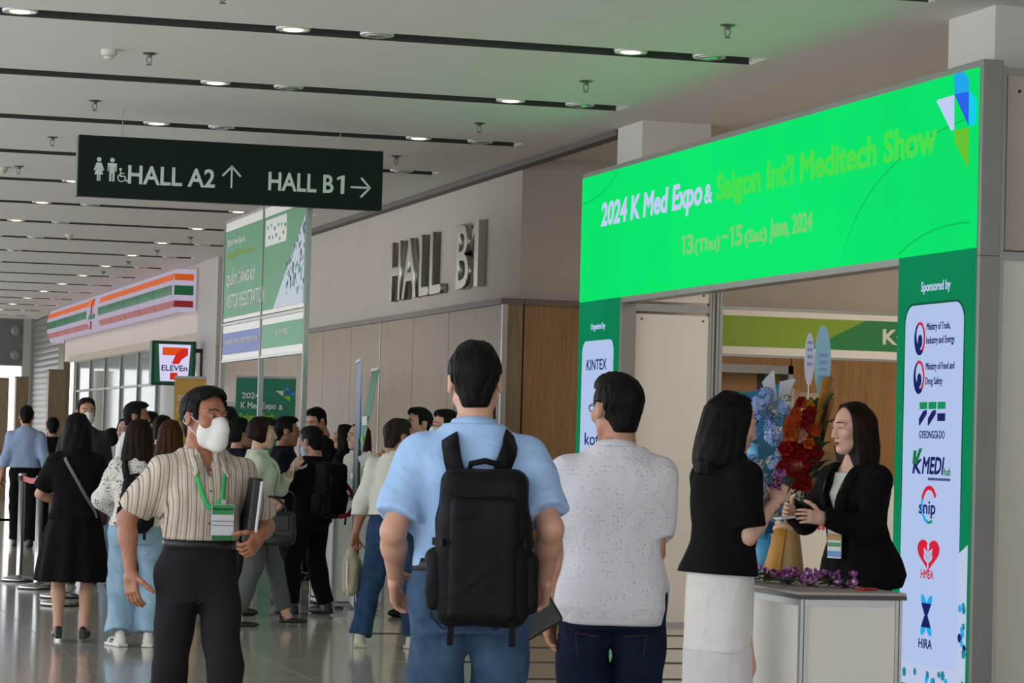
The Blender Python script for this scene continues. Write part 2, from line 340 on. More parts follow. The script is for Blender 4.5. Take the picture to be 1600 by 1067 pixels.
icon([circ(x, z+.165, .018), [(x-.02, z+.14), (x+.02, z+.14), (x+.042, z+.08), (x+.03, z+.075), (x+.015, z+.11), (x+.035, z+.045), (x-.035, z+.045), (x-.015, z+.11), (x-.03, z+.075), (x-.042, z+.08)], [(x-.014, z+.045), (x-.003, z+.045), (x-.003, z-.005), (x-.014, z-.005)], [(x+.003, z+.045), (x+.014, z+.045), (x+.014, z-.005), (x+.003, z-.005)]], 'woman_symbol')
x = .27
icon([circ(x, z+.165, .018), [(x-.036, z+.14), (x+.036, z+.14), (x+.036, z+.075), (x+.026, z+.075), (x+.026, z+.11), (x+.021, z+.11), (x+.021, z-.005), (x+.004, z-.005), (x+.004, z+.06), (x-.004, z+.06), (x-.004, z-.005), (x-.021, z-.005), (x-.021, z+.11), (x-.026, z+.11), (x-.026, z+.075), (x-.036, z+.075)]], 'man_symbol')
x = .345; zz = z-.005
icon([circ(x-.008, zz+.1, .011), arc(x+.002, zz+.032, .026, .034, PI*.55, PI*2.0), [(x-.012, zz+.085), (x-.002, zz+.085), (x-.002, zz+.05), (x+.03, zz+.05), (x+.045, zz+.012), (x+.058, zz+.018), (x+.052, zz+.008), (x+.04, zz+.0), (x+.024, zz+.04), (x-.012, zz+.04)], [(x-.002, zz+.072), (x+.024, zz+.072), (x+.024, zz+.064), (x-.002, zz+.064)]], 'wheelchair_symbol')
x, z = 1.232, .12
icon([[(x-.007, z), (x+.007, z), (x+.007, z+.17), (x-.007, z+.17)], [(x, z+.185), (x+.08, z+.1), (x+.068, z+.09), (x, z+.163), (x-.068, z+.09), (x-.08, z+.1)]], 'up_arrow')
x, z = 2.215, .178
icon([[(x, z-.008), (x+.155, z-.008), (x+.155, z+.008), (x, z+.008)], [(x+.17, z), (x+.09, z+.085), (x+.078, z+.073), (x+.148, z), (x+.078, z-.073), (x+.09, z-.085)]], 'right_arrow')
# ================================================================ LED ENTRANCE GATE
def led(name, c, e=1., **k):
    m = mat(name, c, .8, emit=e, spec=.0, **k); b = m.node_tree.nodes['Principled BSDF']
    for l in list(b.inputs['Base Color'].links): m.node_tree.links.remove(l)
    b.inputs['Base Color'].default_value = (.004, .004, .004, 1); return m
L_green = led('led_green', '#06ee70', .95, col2='#05e46a', vscale=.5); L_dgreen = led('led_dark_green', '#0d9460', .8, col2='#0a8758', vscale=.8)
L_card = led('led_card_white', '#bcd0f8', .85); L_white = led('led_text_white', '#c9d6ff', .9); L_lime = led('led_text_lime', '#4fe850', .9); L_tan = led('led_text_tan', '#86dd7c', .85)
L_navy = led('led_navy', '#1d2266', .9); L_blue = led('led_blue', '#2e66f2', .9); L_lblue = led('led_light_blue', '#22aef5', .9); L_cyan = led('led_cyan', '#12d8f2', .9); L_ol = led('led_olive', '#6ccc33', .9); L_red = led('led_red', '#d8243c', .9); L_teal = led('led_teal', '#2b8fa8', .8); L_arc = led('led_arc_green', '#08d262', .85); L_wh2 = led('led_panel_white', '#c8d4f2', .85)
gx = 6.70
gate = empty('led_gate', (gx, 18.1, 0), label='green LED screen gate framing the entrance to the expo', cat='gate')
def gb(name, m, parent, y0, y1, z0, z1, x0, x1, bevel=0.): return box(name, m, parent, x0-gx, x1-gx, y0-18.1, y1-18.1, z0, z1, bevel=bevel)
gb('header_frame', M_grey, gate, 14.31, 21.9, 2.515, 3.615, gx+.006, gx+.13, .004)
gb('post_frame', M_grey, gate, 14.31, 15.43, 0, 2.515, gx+.006, gx+.13, .004); gb('post_frame', M_grey, gate, 20.78, 21.9, 0, 2.515, gx+.006, gx+.13, .004)
hd = gb('header_screen', L_green, gate, 14.355, 21.855, 2.56, 3.572, gx-.008, gx+.006)
p1 = gb('post_screen', L_dgreen, gate, 14.355, 15.395, .06, 2.558, gx-.008, gx+.006); p2_ = gb('post_screen', L_dgreen, gate, 20.82, 21.855, .06, 2.558, gx-.008, gx+.006)
def gtext(s, m, parent, ya, yb, z0, z1, off=.0, d=.0085, shear=0.): return text('lettering', s, m, parent, (-d, ya-18.1, z0), ya-yb, z1-z0, off=off, depth=.002, shear=shear, **NX)
def gpoly(polys, m, parent, name='emblem', d=.0085, th=.002):
    b = MB()
    for p in polys: b.prism([(-(y-18.1), z) for y, z in p], (-d, 0, 0), (0, -1, 0), (0, 0, 1), th)
    return b.build(name, m, parent)
for cy_, cz_, rr in ((14.3, 2.45, 2.0), (14.6, 2.2, 1.2), (21.9, 3.9, 1.3)):
    pts = [(cy_+rr*math.cos(2*PI*i/120), cz_+rr*.42*math.sin(2*PI*i/120)) for i in range(121)]; pts = [p for p in pts if 14.37 < p[0] < 21.84 and 2.57 < p[1] < 3.56]
    for a, b in zip(pts[:-1], pts[1:]):
        if abs(a[0]-b[0])+abs(a[1]-b[1]) < .3: gpoly([[a, b, (b[0], b[1]+.012), (a[0], a[1]+.012)]], L_arc, hd, 'wave_line', .0082, .001)
gtext('2024 K Med Expo', L_white, hd, 21.33, 18.93, 3.085, 3.335, .034, shear=.12); gtext('&', L_white, hd, 18.87, 18.70, 3.14, 3.28, .02)
gtext("Saigon Int'l Meditech Show", L_lime, hd, 18.62, 14.88, 3.085, 3.345, .034)
for s, a, b, z0, z1 in (('3', 19.23, 19.08, 2.80, 2.945), ('(Thu)', 19.05, 18.52, 2.775, 2.9), ('~', 18.49, 18.36, 2.86, 2.9), ('5', 18.21, 18.07, 2.80, 2.945), ('(Sat)', 18.03, 17.6, 2.775, 2.9), ('June, 2024', 17.55, 16.79, 2.775, 2.945)): gtext(s, L_tan, hd, a, b, z0, z1, .034)
for ya in (19.35, 18.33): one('lettering', L_tan, hd, (-.0085, ya-18.1, 2.80), .085, .145, .04, .002, **NX)
gpoly([[(14.667, 3.57), (14.542, 3.57), (14.463, 3.513), (14.464, 3.45), (14.656, 3.453)]], L_lblue, hd); gpoly([[(14.897, 3.44), (14.88, 3.447), (14.661, 3.45), (14.651, 3.251), (14.69, 3.248)]], L_white, hd)
gpoly([[(14.656, 3.453), (14.463, 3.448), (14.454, 3.251)]], L_blue, hd, d=.009); gpoly([[(14.46, 3.454), (14.36, 3.394), (14.36, 3.25), (14.454, 3.251)]], L_cyan, hd); gpoly([[(14.651, 3.247), (14.454, 3.243), (14.454, 3.011), (14.638, 3.18)]], L_ol, hd)
def rrect(y0, y1, z0, z1, r, n=6):
    out = []
    for cy, cz, a in ((y1-r, z1-r, 0), (y0+r, z1-r, PI/2), (y0+r, z0+r, PI), (y1-r, z0+r, 1.5*PI)): out += [(cy+r*math.cos(a+PI/2*i/n), cz+r*math.sin(a+PI/2*i/n)) for i in range(n+1)]
    return out
# near post: sponsors
gpoly([[(14.356, .9), (15.394, .42), (15.394, .065), (14.356, .065)]], L_wh2, p1, 'white_field', .0082, .001)
gtext('Sponsored by', L_white, p1, 15.06, 14.655, 2.325, 2.40, .012)
gpoly([rrect(14.45, 15.29, 1.0, 2.28, .12)], led('led_card_shadow', '#0b6f49', .6), p1, 'card_shadow', .0084, .001)
gpoly([rrect(14.465, 15.272, .185, 2.266, .11)], L_card, p1, 'card', .0095, .001)
D = .0112
def emblem(y, z):
    r0, r1 = .075, .085
    E = lambda pts: [(y-px*r0, z+pz*r1*1.15) for px, pz in pts]
    gpoly([E(circ(0, 0, 1., 28))], L_navy, p1, 'emblem', D); gpoly([E(arc(0, 0, .74, 1.0, -.28*PI, .62*PI, 16))], L_red, p1, 'emblem', D+.0015)
    gpoly([E(circ(.10, .22, .60, 24))], L_card, p1, 'emblem', D+.003); gpoly([E(arc(.12, 0, .52, .70, -.42*PI, .3*PI, 14))], L_card, p1, 'emblem', D+.003); gpoly([E(circ(.22, -.16, .40, 20))], L_navy, p1, 'emblem', D+.0045)
emblem(15.06, 2.07); emblem(15.06, 1.845)
for s, yb, z in (('Ministry of Trade,', 14.64, 2.115), ('Industry and Energy', 14.58, 2.035), ('Ministry of Food and', 14.575, 1.885), ('Drug Safety', 14.73, 1.80)): gtext(s, L_navy, p1, 14.965, yb, z-.012, z+.044, .006, D)
for k in range(3):
    y = 15.04-.125*k; gpoly([[(y, 1.70), (y-.105, 1.70), (y-.105, 1.66), (y, 1.66)]], led('led_logo_green', '#1a9a62', .8), p1, 'emblem', D)
    if k < 2: gpoly([[(y-.105, 1.655), (y, 1.59), (y, 1.635-.06), (y, 1.57), (y-.105, 1.635)] if 0 else [(y-.105, 1.655), (y-.105, 1.63), (y-.01, 1.565), (y, 1.565), (y, 1.605), (y-.06, 1.65)]], L_navy, p1, 'emblem', D+.002)
    else: gpoly([[(y, 1.635), (y-.105, 1.635), (y-.105, 1.59), (y, 1.59)]], L_navy, p1, 'emblem', D)
gtext('GYEONGGI-DO', L_navy, p1, 15.04, 14.685, 1.49, 1.535, .012, D)
gtext('K', L_navy, p1, 15.125, 15.0, 1.285, 1.37, .03, D, .3); gpoly([[(15.12, 1.34), (15.105, 1.42), (15.07, 1.42), (15.07, 1.37), (15.03, 1.43), (14.985, 1.435), (15.06, 1.34)]], led('led_logo_green2', '#1d7d4d', .8), p1, 'emblem', D+.002)
gtext('MEDI', L_navy, p1, 14.99, 14.70, 1.285, 1.385, .03, D, .2); gtext('hub', led('led_logo_green2', '#1d7d4d', .8), p1, 14.69, 14.6, 1.28, 1.325, .015, D, .2)
gpoly([[(14.9-.022*i, 1.25), (14.886-.022*i, 1.25), (14.886-.022*i, 1.265), (14.9-.022*i, 1.265)] for i in range(14)], L_navy, p1, 'small_print', D)
gtext('snip', L_navy, p1, 15.02, 14.79, 1.03, 1.13, .02, D); gpoly([arc(14.88, 1.11, .085, .11, .1*PI, .85*PI)], L_red, p1, 'emblem', D); gpoly([arc(14.88, 1.11, .09, .11, -.45*PI, .1*PI)], L_lblue, p1, 'emblem', D); gpoly([arc(14.88, 1.11, .095, .11, -.65*PI, -.45*PI)], led('led_logo_green', '#1a9a62', .8), p1, 'emblem', D)
hy, hz = 14.875, .83
hp = [(hy-.0095*16*math.sin(t)**3, hz+.0065*(13*math.cos(t)-5*math.cos(2*t)-2*math.cos(3*t)-math.cos(4*t))) for t in [2*PI*i/32 for i in range(32)]]
gpoly([hp], L_red, p1, 'emblem', D)
gpoly([[(hy-.006, hz-.09), (hy+.006, hz-.09), (hy+.006, hz+.03), (hy-.006, hz+.03)]]+[[(hy+s*(.0+.05*w), hz-.04+dz) if 0 else (hy+s*.008, hz-.055+dz), (hy+s*.05, hz-.035+dz), (hy+s*.06, hz-.005+dz), (hy+s*.02, hz-.02+dz)] for s in (-1, 1) for dz in (0, .035) for w in (0,)]+[circ(hy, hz+.04, .016, 10)], L_card, p1, 'emblem', D+.002)
gtext('HMEA', L_red, p1, 14.975, 14.80, .685, .735, .02, D)
for sx in (-1, 1):
    for sz in (-1, 1):
        P = lambda a, w: (14.885+sx*(.005+.055*a**1.2)+w*.012*0, .475+sz*.115*a)
        q = [0, .3, .6, .85, 1.]; hw = [.012, .026, .032, .028, .012]
        out = [(P(a, 0)[0]-h, P(a, 0)[1]) for a, h in zip(q, hw)]+[(P(a, 0)[0]+h, P(a, 0)[1]) for a, h in zip(q[::-1], hw[::-1])]
        gpoly([out], L_lblue, p1, 'emblem', D)
        gpoly([[(P(a, 0)[0]-h, P(a, 0)[1]) for a, h in zip(q[:3], hw)]+[(P(a, 0)[0]+h, P(a, 0)[1]) for a, h in zip(q[2::-1], hw[2::-1])]], L_navy, p1, 'emblem', D+.002)
gtext('HIRA', L_navy, p1, 14.985, 14.80, .285, .34, .02, D)
rs = random.Random(3)
for k in range(26):
    y = rs.uniform(14.37, 15.36); z = rs.uniform(.08, .16) if rs.random() < .7 else rs.uniform(.2, .6)
    if z > .18: y = rs.uniform(14.37, 14.44)
    s = rs.uniform(.012, .03); gpoly([circ(y, z, s, 6, rs.random())], rs.choice([L_teal, L_navy, L_lblue, L_teal]), p1, 'speck', .0087)
# far post: organisers
gtext('Organized by', L_white, p2_, 21.52, 21.14, 2.31, 2.375, .01)
gpoly([rrect(20.905, 21.735, .2, 2.236, .1)], L_card, p2_, 'card', .0095, .001)
gtext('KINTEX', L_navy, p2_, 21.6, 21.07, 2.0, 2.085, .008, D); gtext('kotra', L_navy, p2_, 21.6, 20.98, 1.40, 1.50, .004, D)
# ---------------------------------------------------------------- exhibition booth behind the gate
bw = empty('booth_wall', (6.84, 20.86, 0), label='white exhibition panel wall with aluminium posts just inside the gate', cat='partition')
box('panel', M_white, bw, 0, .62, 0, .04, .03, 2.44); box('panel', M_white, bw, 0, .62, 0, .04, 2.54, 2.9); box('rail', M_alu, bw, 0, .62, -.005, .045, 2.46, 2.52); box('rail', M_alu, bw, 0, .62, -.005, .045, 0, .03)
for x in (.62, .68): MB().box(x, x+.015, -.01, .05, 0, 2.95).box(x+.028, x+.043, -.01, .05, 0, 2.95).box(x+.015, x+.028, 0, .04, 0, 2.95).build('post', M_alu, bw)
for x, z in ((.06, 2.40), (.57, 2.40), (.57, 2.6)): MB().lathe([(.008, 0), (.008, .006), (0, .006)], n=8).build('bolt', M_dark, bw, loc=(x, 0, z), rot=(PI/2, 0, 0))
bh = empty('booth_header', (7.77, 21.4, 0), label='green booth header board on aluminium rails behind the flower stand', cat='sign board')
box('board', M_white, bh, 0, 3.2, 0, .03, 2.17, 2.535)
MB().prism([(0, 2.235), (.75, 2.235), (1.25, 2.483), (0, 2.483)], (0, -.001, 0), (1, 0, 0), (0, 0, 1), .002).build('print', mat('print_lime', '#7f9d1f', .5), bh)
MB().prism([(.75, 2.235), (3.19, 2.235), (3.19, 2.483), (1.25, 2.483)], (0, -.001, 0), (1, 0, 0), (0, 0, 1), .002).build('print', mat('print_green', '#1c7a3c', .5), bh)
text('lettering', 'KO', mat('print_white', '#d6d8d2', .6), bh, (1.4, -.004, 2.29), .28, .13, off=.03)
box('rail', M_alu, bh, 0, 3.2, -.008, .038, 2.15, 2.17); box('rail', M_alu, bh, 0, 3.2, -.008, .038, 2.535, 2.555)
for x in (-.04, 3.2): box('post', M_alu, bh, x, x+.04, -.01, .04, 0, 2.56)
rp = empty('side_panel', (6.86, 14.42, 0), label='white exhibition panel standing beside the near end of the LED gate', cat='partition')
box('panel', M_white, rp, .03, 1.0, 0, .03, .03, 2.5); box('panel', M_plaster, rp, .05, 1.0, 0, .03, 2.56, 3.55); box('rail', M_alu, rp, .0, 1.0, -.01, .04, 2.5, 2.55); box('rail', M_alu, rp, .0, 1.0, -.01, .04, 3.55, 3.59); box('post', M_alu, rp, 0, .035, -.02, .05, 0, 3.6)
MB().lathe([(.01, 0), (.01, .006), (0, .006)], n=8).build('bolt', M_dark, rp, loc=(.12, 0, 3.46), rot=(PI/2, 0, 0))
nb = empty('notice_panel', (7.6, 20.0, 0), label='low white printed panel with blue and red lines behind the flower stand', cat='notice panel')
box('panel', M_white, nb, 0, 1.4, 0, .03, .05, 1.15); box('rail', M_alu, nb, 0, 1.4, -.005, .035, 0, .05); box('rail', M_alu, nb, 0, 1.4, -.005, .035, 1.15, 1.18)
M_pb = mat('print_blue', '#4a67b5', .6); M_pr = mat('print_red', '#c4453f', .6)
for k in range(14): box('print', M_pb, nb, .1+k*.03, .122+k*.03, -.002, 0, .93, .96)
for k in range(12): box('print', M_pr, nb, .12+k*.035, .145+k*.035, -.002, 0, .80, .84)
MB().prism([(.75, .55), (.83, .6), (.83, .8), (.75, .8)], (0, -.001, 0), (1, 0, 0), (0, 0, 1), .002).build('print', M_pb, nb); MB().prism([(.83, .6), (1.05, .6), (.9, .76), (.83, .8)], (0, -.001, 0), (1, 0, 0), (0, 0, 1), .002).build('print', mat('print_green', '#1c7a3c', .5), nb)
# ================================================================ REGISTRATION BOOTH
kx = 4.59
kb = empty('registration_booth', (kx, 22.7, 0), label='green visitor registration booth header on tall aluminium posts', cat='booth')
def kbx(name, m, y0, y1, z0, z1, x0=0., x1=.03, par=None): return box(name, m, par or kb, x0, x1, y0-22.7, y1-22.7, z0, z1)
for y in (22.7, 24.66, 26.68): MB().box(-.012, .03, y-22.7-.022, y-22.7-.009, 0, 3.46).box(-.012, .03, y-22.7+.009, y-22.7+.022, 0, 3.46).box(-.002, .02, y-22.7-.009, y-22.7+.009, 0, 3.46).build('post', M_alu, kb)
M_pgreen = mat('print_booth_green', '#3d8a59', .5, var=.05, vscale=2); M_pwhite = mat('print_white', '#d6d8d2', .6); M_pblue = mat('print_booth_blue', '#5263a8', .5); M_pgreen2 = mat('print_booth_green2', '#3f9060', .5)
big = kbx('header_panel', M_white, 22.74, 26.65, 2.48, 3.43); 
kbx('print', M_pgreen, 22.78, 26.63, 2.515, 3.345, -.003, 0, big)
lp = kbx('lower_panel', M_white, 24.69, 26.65, 2.115, 2.44); kbx('print', M_pblue, 24.72, 26.63, 2.165, 2.37, -.003, 0, lp)
rp2 = kbx('lower_panel', M_white, 22.74, 24.63, 2.115, 2.44); kbx('print', M_pgreen2, 22.78, 24.6, 2.175, 2.385, -.003, 0, rp2)
for z in (2.455, 2.105, 3.44): kbx('rail', M_alu, 22.7, 26.68, z-.012, z+.012, -.008, .038)
def kt(s, m, ya, yb, z0, z1, par, off=.01): return text('lettering', s, m, par, (-.004, ya-22.7, z0), ya-yb, z1-z0, off=off, depth=.002, **NX)
kt('2024 K Med Expo &', M_pwhite, 26.52, 25.58, 3.18, 3.26, big, .02); kt("Saigon Int'l Meditech Show", mat('print_text_lime', '#8fae3c', .6), 26.52, 25.14, 3.06, 3.145, big, .02)
kt('QUẦY ĐĂNG KÝ', M_pwhite, 26.51, 25.0, 2.80, 2.99, big, .012); kt('VISITOR REGISTRATION', M_pwhite, 26.49, 24.53, 2.60, 2.735, big, .0)
kt('PRE-REGISTRATION | ONSITE REGISTRATION', M_pwhite, 26.49, 24.8, 2.245, 2.305, lp, .01); kt('BUYER | PRESS', M_pwhite, 23.94, 23.38, 2.255, 2.325, rp2, .01)
def kpoly(polys, m, name, d=.0035):
    b = MB()
    for p in polys: b.prism([(-(y-22.7), z) for y, z in p], (-d, 0, 0), (0, -1, 0), (0, 0, 1), .001)
    return b.build(name, m, big)
kpoly([rrect(23.59, 24.56, 3.08, 3.315, .03)], M_pwhite, 'logo_card'); kpoly([[(24.11, 2.516), (22.785, 2.516), (22.785, 3.25)]], mat('print_pale', '#c4cdd6', .6), 'pale_field')
rs = random.Random(5)
for k in range(11): y = 24.48-.08*k; z = 3.22+rs.uniform(-.02, .03)-(.1 if k % 2 else 0); kpoly([[(y, z), (y-.055, z), (y-.055, z+.03), (y, z+.03)]], rs.choice([M_dark, M_pgreen2, M_pblue, M_dark]), 'logo', .005)
for k in range(70):
    t = rs.random(); y = 22.8+rs.random()**1.3*.75; z = 2.62+t*.6*(1-(y-22.8)/1.3)
    if z < 3.25-(y-22.785)*.55+.06: kpoly([circ(y, z, rs.uniform(.012, .035), 6, rs.random())], rs.choice([M_dark, mat('print_teal', '#5f9a99', .6), mat('print_teal', '#5f9a99', .6), M_dark, mat('print_mist', '#8fa5b5', .6)]), 'figure_print', .005)
# counters of the registration booth
M_ctop = mat('counter_top_black', '#2b2926', .4)
def counter(name, label, x, y, w, l, h, rz=0.):
    t = empty(name, (x, y, 0), rz, label, 'counter')
    box('panel', M_white, t, .03, w-.03, .008, .02, .06, h-.06); box('panel', M_white, t, .008, .02, .03, l-.03, .06, h-.06); box('panel', M_white, t, w-.02, w-.008, .03, l-.03, .06, h-.06); box('panel', M_white, t, .03, w-.03, l-.02, l-.008, .06, h-.06)
    for a in (0, w-.03):
        for b in (0, l-.03): MB().box(a, a+.012, b, b+.03, 0, h-.03).box(a+.018, a+.03, b, b+.03, 0, h-.03).box(a+.01, a+.02, b+.008, b+.022, 0, h-.03).build('post', M_alu, t)
    for z in (.02, h-.06): MB().box(.03, w-.03, .004, .024, z, z+.028).box(.03, w-.03, l-.024, l-.004, z, z+.028).box(.004, .024, .03, l-.03, z, z+.028).box(w-.024, w-.004, .03, l-.03, z, z+.028).build('rail', M_alu, t)
    box('top', [mat('counter_top_grey', '#a49a95', .5, var=.05, vscale=6)], t, -.012, w+.012, -.012, l+.012, h-.012, h); box('top_edge', M_ctop, t, -.014, w+.014, -.014, l+.014, h-.03, h-.013)
    return t
counter('registration_counter', 'white registration counter behind the woman with the phone and backpack', 4.86, 22.62, .45, .9, .95)
# ================================================================ SHOP SIGNS
M_sw = led('lightbox_white', '#d7cbe2', .62); M_so = mat('lightbox_orange', '#d9652a', .5, emit=.3, spec=.2); M_sgr = mat('lightbox_green', '#1f6b46', .4, emit=.15, spec=.3); M_sr = mat('lightbox_red', '#8c2a2c', .5, emit=.3, spec=.15)
sf = empty('shop_lightbox', (6.885, 42.4, 3.25), label='curved white lightbox with orange green and red stripes above the shop', cat='shop sign')
def fprof(a): # bulging profile, a from 0 (bottom) to 1 (top)
    return (-.24-.14*math.sin(PI*(.06+.86*a))**.7, .0+.66*a)
LEN = 17.1
def fstrip(a0, a1, y0, y1, m, name, d=0., n=6):
    g = [[(fprof(a0+(a1-a0)*i/n)[0]-d, y, fprof(a0+(a1-a0)*i/n)[1]) for y in (y0, y1)] for i in range(n+1)]
    return MB().sheet(g, .012).build(name, m, sf, smooth=False, fix=True)
seg = [0, 1.9, 3.6, 5.3, 7.0, 8.7, 10.4, 12.1, 13.8, 15.5, LEN]
for i, (a, b) in enumerate(zip(seg[:-1], seg[1:])):
    fstrip(0, 1, a+.02, b-.02, M_sw, 'panel', n=10)
    if i == 5: continue
    for c, d_, m in ((.12, .27, M_sr), (.40, .62, M_sgr), (.74, .89, M_so)): fstrip(c, d_, a+.02, b-.02, m, 'stripe', .006)
for y in (0, LEN): MB().prism([fprof(i/10) for i in range(11)]+[(-.02, .66), (-.02, 0)], (0, y, 0), (1, 0, 0), (0, 0, 1), .03).build('end_cap', M_sw, sf)
for c, d_, m in ((.12, .27, M_sr), (.40, .62, M_sgr), (.74, .89, M_so)): box('cap_stripe', m, sf, -.355, -.06, -.036, -.03, .66*c, .66*d_)
yc = 9.55; zc = .33
def f7(polys, m):
    b = MB()
    for p in polys: b.prism([(-(yy), zz) for yy, zz in p], (-.392, yc, zc), (0, -1, 0), (0, 0, 1), .012)
    b.build('numeral', m, sf)
f7([[(.45, .26), (-.45, .26), (-.3, .13), (.45, .13)]], M_so); f7([[(-.45, .26), (-.05, .13), (-.0, .0), (.2, .0), (.05, .15), (-.25, .26)]], M_sr); f7([[(.4, -.01), (-.4, -.01), (-.4, -.1), (.4, -.1)]], M_sgr); f7([[(.2, -.14), (-.0, -.14), (-.0, -.29), (.2, -.29)]], M_sr)
bs = empty('shop_blade_sign', (6.09, 41.5, 2.12), label='square illuminated 7 ELEVEN shop sign on a wall bracket', cat='shop sign')
box('housing', mat('blade_green', '#0c3a26', .4), bs, 0, .66, 0, .22, 0, .66, bevel=.006)
box('face', mat('blade_face_green', '#0f5a38', .3, emit=.25), bs, .045, .615, -.004, 0, .04, .62)
def bp_(polys, m, d=.006, name='panel'):
    b = MB()
    for p in polys: b.prism(p, (0, -d, 0), (1, 0, 0), (0, 0, 1), .003)
    return b.build(name, m, bs)
M_bl = led('blade_white', '#d9d2f5', .95); M_br = led('blade_red', '#d32c22', .9); M_bo = led('blade_orange', '#e0551e', .9); M_bg = led('blade_navy', '#16325a', .8)
bp_([[(.1, .60), (.105, .61), (.575, .61), (.58, .60), (.545, .06), (.135, .06)]], M_bl)
bp_([[(.16, .565), (.50, .565), (.40, .445), (.16, .445)]], M_bo, .009, 'numeral'); bp_([[(.54, .565), (.46, .55), (.36, .47), (.30, .32), (.41, .32), (.45, .39), (.54, .455)]], M_br, .0095, 'numeral'); bp_([[(.28, .19), (.39, .19), (.39, .085), (.28, .085)]], M_br, .009, 'numeral')
text('lettering', 'ELEVEn', M_bg, bs, (.15, -.009, .215), .385, .085, off=.02)
MB().box(.66, .80, .08, .12, .5, .56).box(.66, .80, .08, .12, .06, .11).box(.74, .80, .06, .14, .06, .56).build('bracket', M_dark, bs)
# far wooden piers at the end of the hall
for i, (x0, x1, y, h, s) in enumerate(((5.0, 5.4, 56, 2.42, 'leftmost of the far piers'), (5.95, 6.2, 60, 2.53, 'between the leftmost pier and the shutter'), (6.3, 6.62, 57, 2.64, 'standing in front of the grey shutter'))):
    t = empty('wooden_pier', (x0, y, 0), label='pale oak clad pier '+s, cat='pier'); box('body', M_wood, t, 0, x1-x0, 0, .35, 0, h-.03); box('cap', M_ledge, t, -.01, x1-x0+.01, -.01, .36, h-.03, h); box('side', mat('pier_side', '#8a7353', .6), t, x1-x0-.0, x1-x0+.012, 0, .35, 0, h-.03)
# ================================================================ SURFACES FROM DISTANCE FIELDS (bodies, clothes, bags)
def V(*a): return np.array(a, float)
def unit(a): a = np.asarray(a, float); return a/max(np.linalg.norm(a), 1e-9)
def rotz(a): c, s = math.cos(a), math.sin(a); return np.array([[c, -s, 0], [s, c, 0], [0, 0, 1]])
def rotx(a): c, s = math.cos(a), math.sin(a); return np.array([[1, 0, 0], [0, c, -s], [0, s, c]])
def roty(a): c, s = math.cos(a), math.sin(a); return np.array([[c, 0, s], [0, 1, 0], [-s, 0, c]])
class P_:
    def __init__(s, fn, lo, hi, k=.02, sub=False): s.fn = fn; s.lo = np.asarray(lo, float); s.hi = np.asarray(hi, float); s.k = k; s.sub = sub
def cap(a, b, ra, rb, k=.02, end=None, sub=False):
    """tapered capsule; end = flat cut at b"""
    a = np.asarray(a, float); b = np.asarray(b, float); ab = b-a; L2 = max(ab@ab, 1e-9); n = unit(ab)
    def fn(X, Y, Z):
        t = np.clip(((X-a[0])*ab[0]+(Y-a[1])*ab[1]+(Z-a[2])*ab[2])/L2, 0, 1)
        d = np.sqrt((X-a[0]-t*ab[0])**2+(Y-a[1]-t*ab[1])**2+(Z-a[2]-t*ab[2])**2)-(ra+(rb-ra)*t)
        if end: d = np.maximum(d, (X-b[0])*n[0]+(Y-b[1])*n[1]+(Z-b[2])*n[2])
        return d
    r = max(ra, rb); return P_(fn, np.minimum(a, b)-r, np.maximum(a, b)+r, k, sub)
def ell(c, r, k=.02, R=None, sub=False):
    c = np.asarray(c, float); r = np.asarray(r, float)
    def fn(X, Y, Z):
        x, y, z = X-c[0], Y-c[1], Z-c[2]
        if R is not None: x, y, z = R[0, 0]*x+R[1, 0]*y+R[2, 0]*z, R[0, 1]*x+R[1, 1]*y+R[2, 1]*z, R[0, 2]*x+R[1, 2]*y+R[2, 2]*z
        k0 = np.sqrt((x/r[0])**2+(y/r[1])**2+(z/r[2])**2); k1 = np.sqrt((x/r[0]**2)**2+(y/r[1]**2)**2+(z/r[2]**2)**2)+1e-9
        return k0*(k0-1)/k1
    m = r if R is None else np.full(3, r.max()); return P_(fn, c-m, c+m, k, sub)
def rbox(c, h, rad, k=.01, R=None, sub=False):
    c = np.asarray(c, float); h = np.asarray(h, float)-rad
    def fn(X, Y, Z):
        x, y, z = X-c[0], Y-c[1], Z-c[2]
        if R is not None: x, y, z = R[0, 0]*x+R[1, 0]*y+R[2, 0]*z, R[0, 1]*x+R[1, 1]*y+R[2, 1]*z, R[0, 2]*x+R[1, 2]*y+R[2, 2]*z
        x, y, z = np.abs(x)-h[0], np.abs(y)-h[1], np.abs(z)-h[2]
        return np.sqrt(np.maximum(x, 0)**2+np.maximum(y, 0)**2+np.maximum(z, 0)**2)+np.minimum(np.maximum(np.maximum(x, y), z), 0)-rad
    m = (h+rad) if R is None else np.full(3, np.linalg.norm(h+rad)); return P_(fn, c-m, c+m, k, sub)
def stack(P, U, Fw, tab, off=0., k=.03, ex=2.4):
    """body of stacked ovals along U: rows of (w, half width, half depth, forward shift)"""
    P = np.asarray(P, float); U = unit(U); Fw = unit(Fw); S = np.cross(U, Fw); t = np.array(tab, float)
    def fn(X, Y, Z):
        x, y, z = X-P[0], Y-P[1], Z-P[2]
        w = x*U[0]+y*U[1]+z*U[2]; s = x*S[0]+y*S[1]+z*S[2]; f = x*Fw[0]+y*Fw[1]+z*Fw[2]
        a = np.interp(w, t[:, 0], t[:, 1])+off; b = np.interp(w, t[:, 0], t[:, 2])+off; c = np.interp(w, t[:, 0], t[:, 3])
        q = ((np.abs(s)/a)**ex+(np.abs(f-c)/b)**ex)**(1/ex)
        d = (q-1)*np.minimum(a, b)
        return np.maximum(d, np.maximum(t[0, 0]-w, w-t[-1, 0]))
    m = t[:, 1:3].max()+abs(off)+np.abs(t[:, 3]).max()
    e = [P+U*t[0, 0], P+U*t[-1, 0]]; return P_(fn, np.min(e, 0)-m, np.max(e, 0)+m, k)
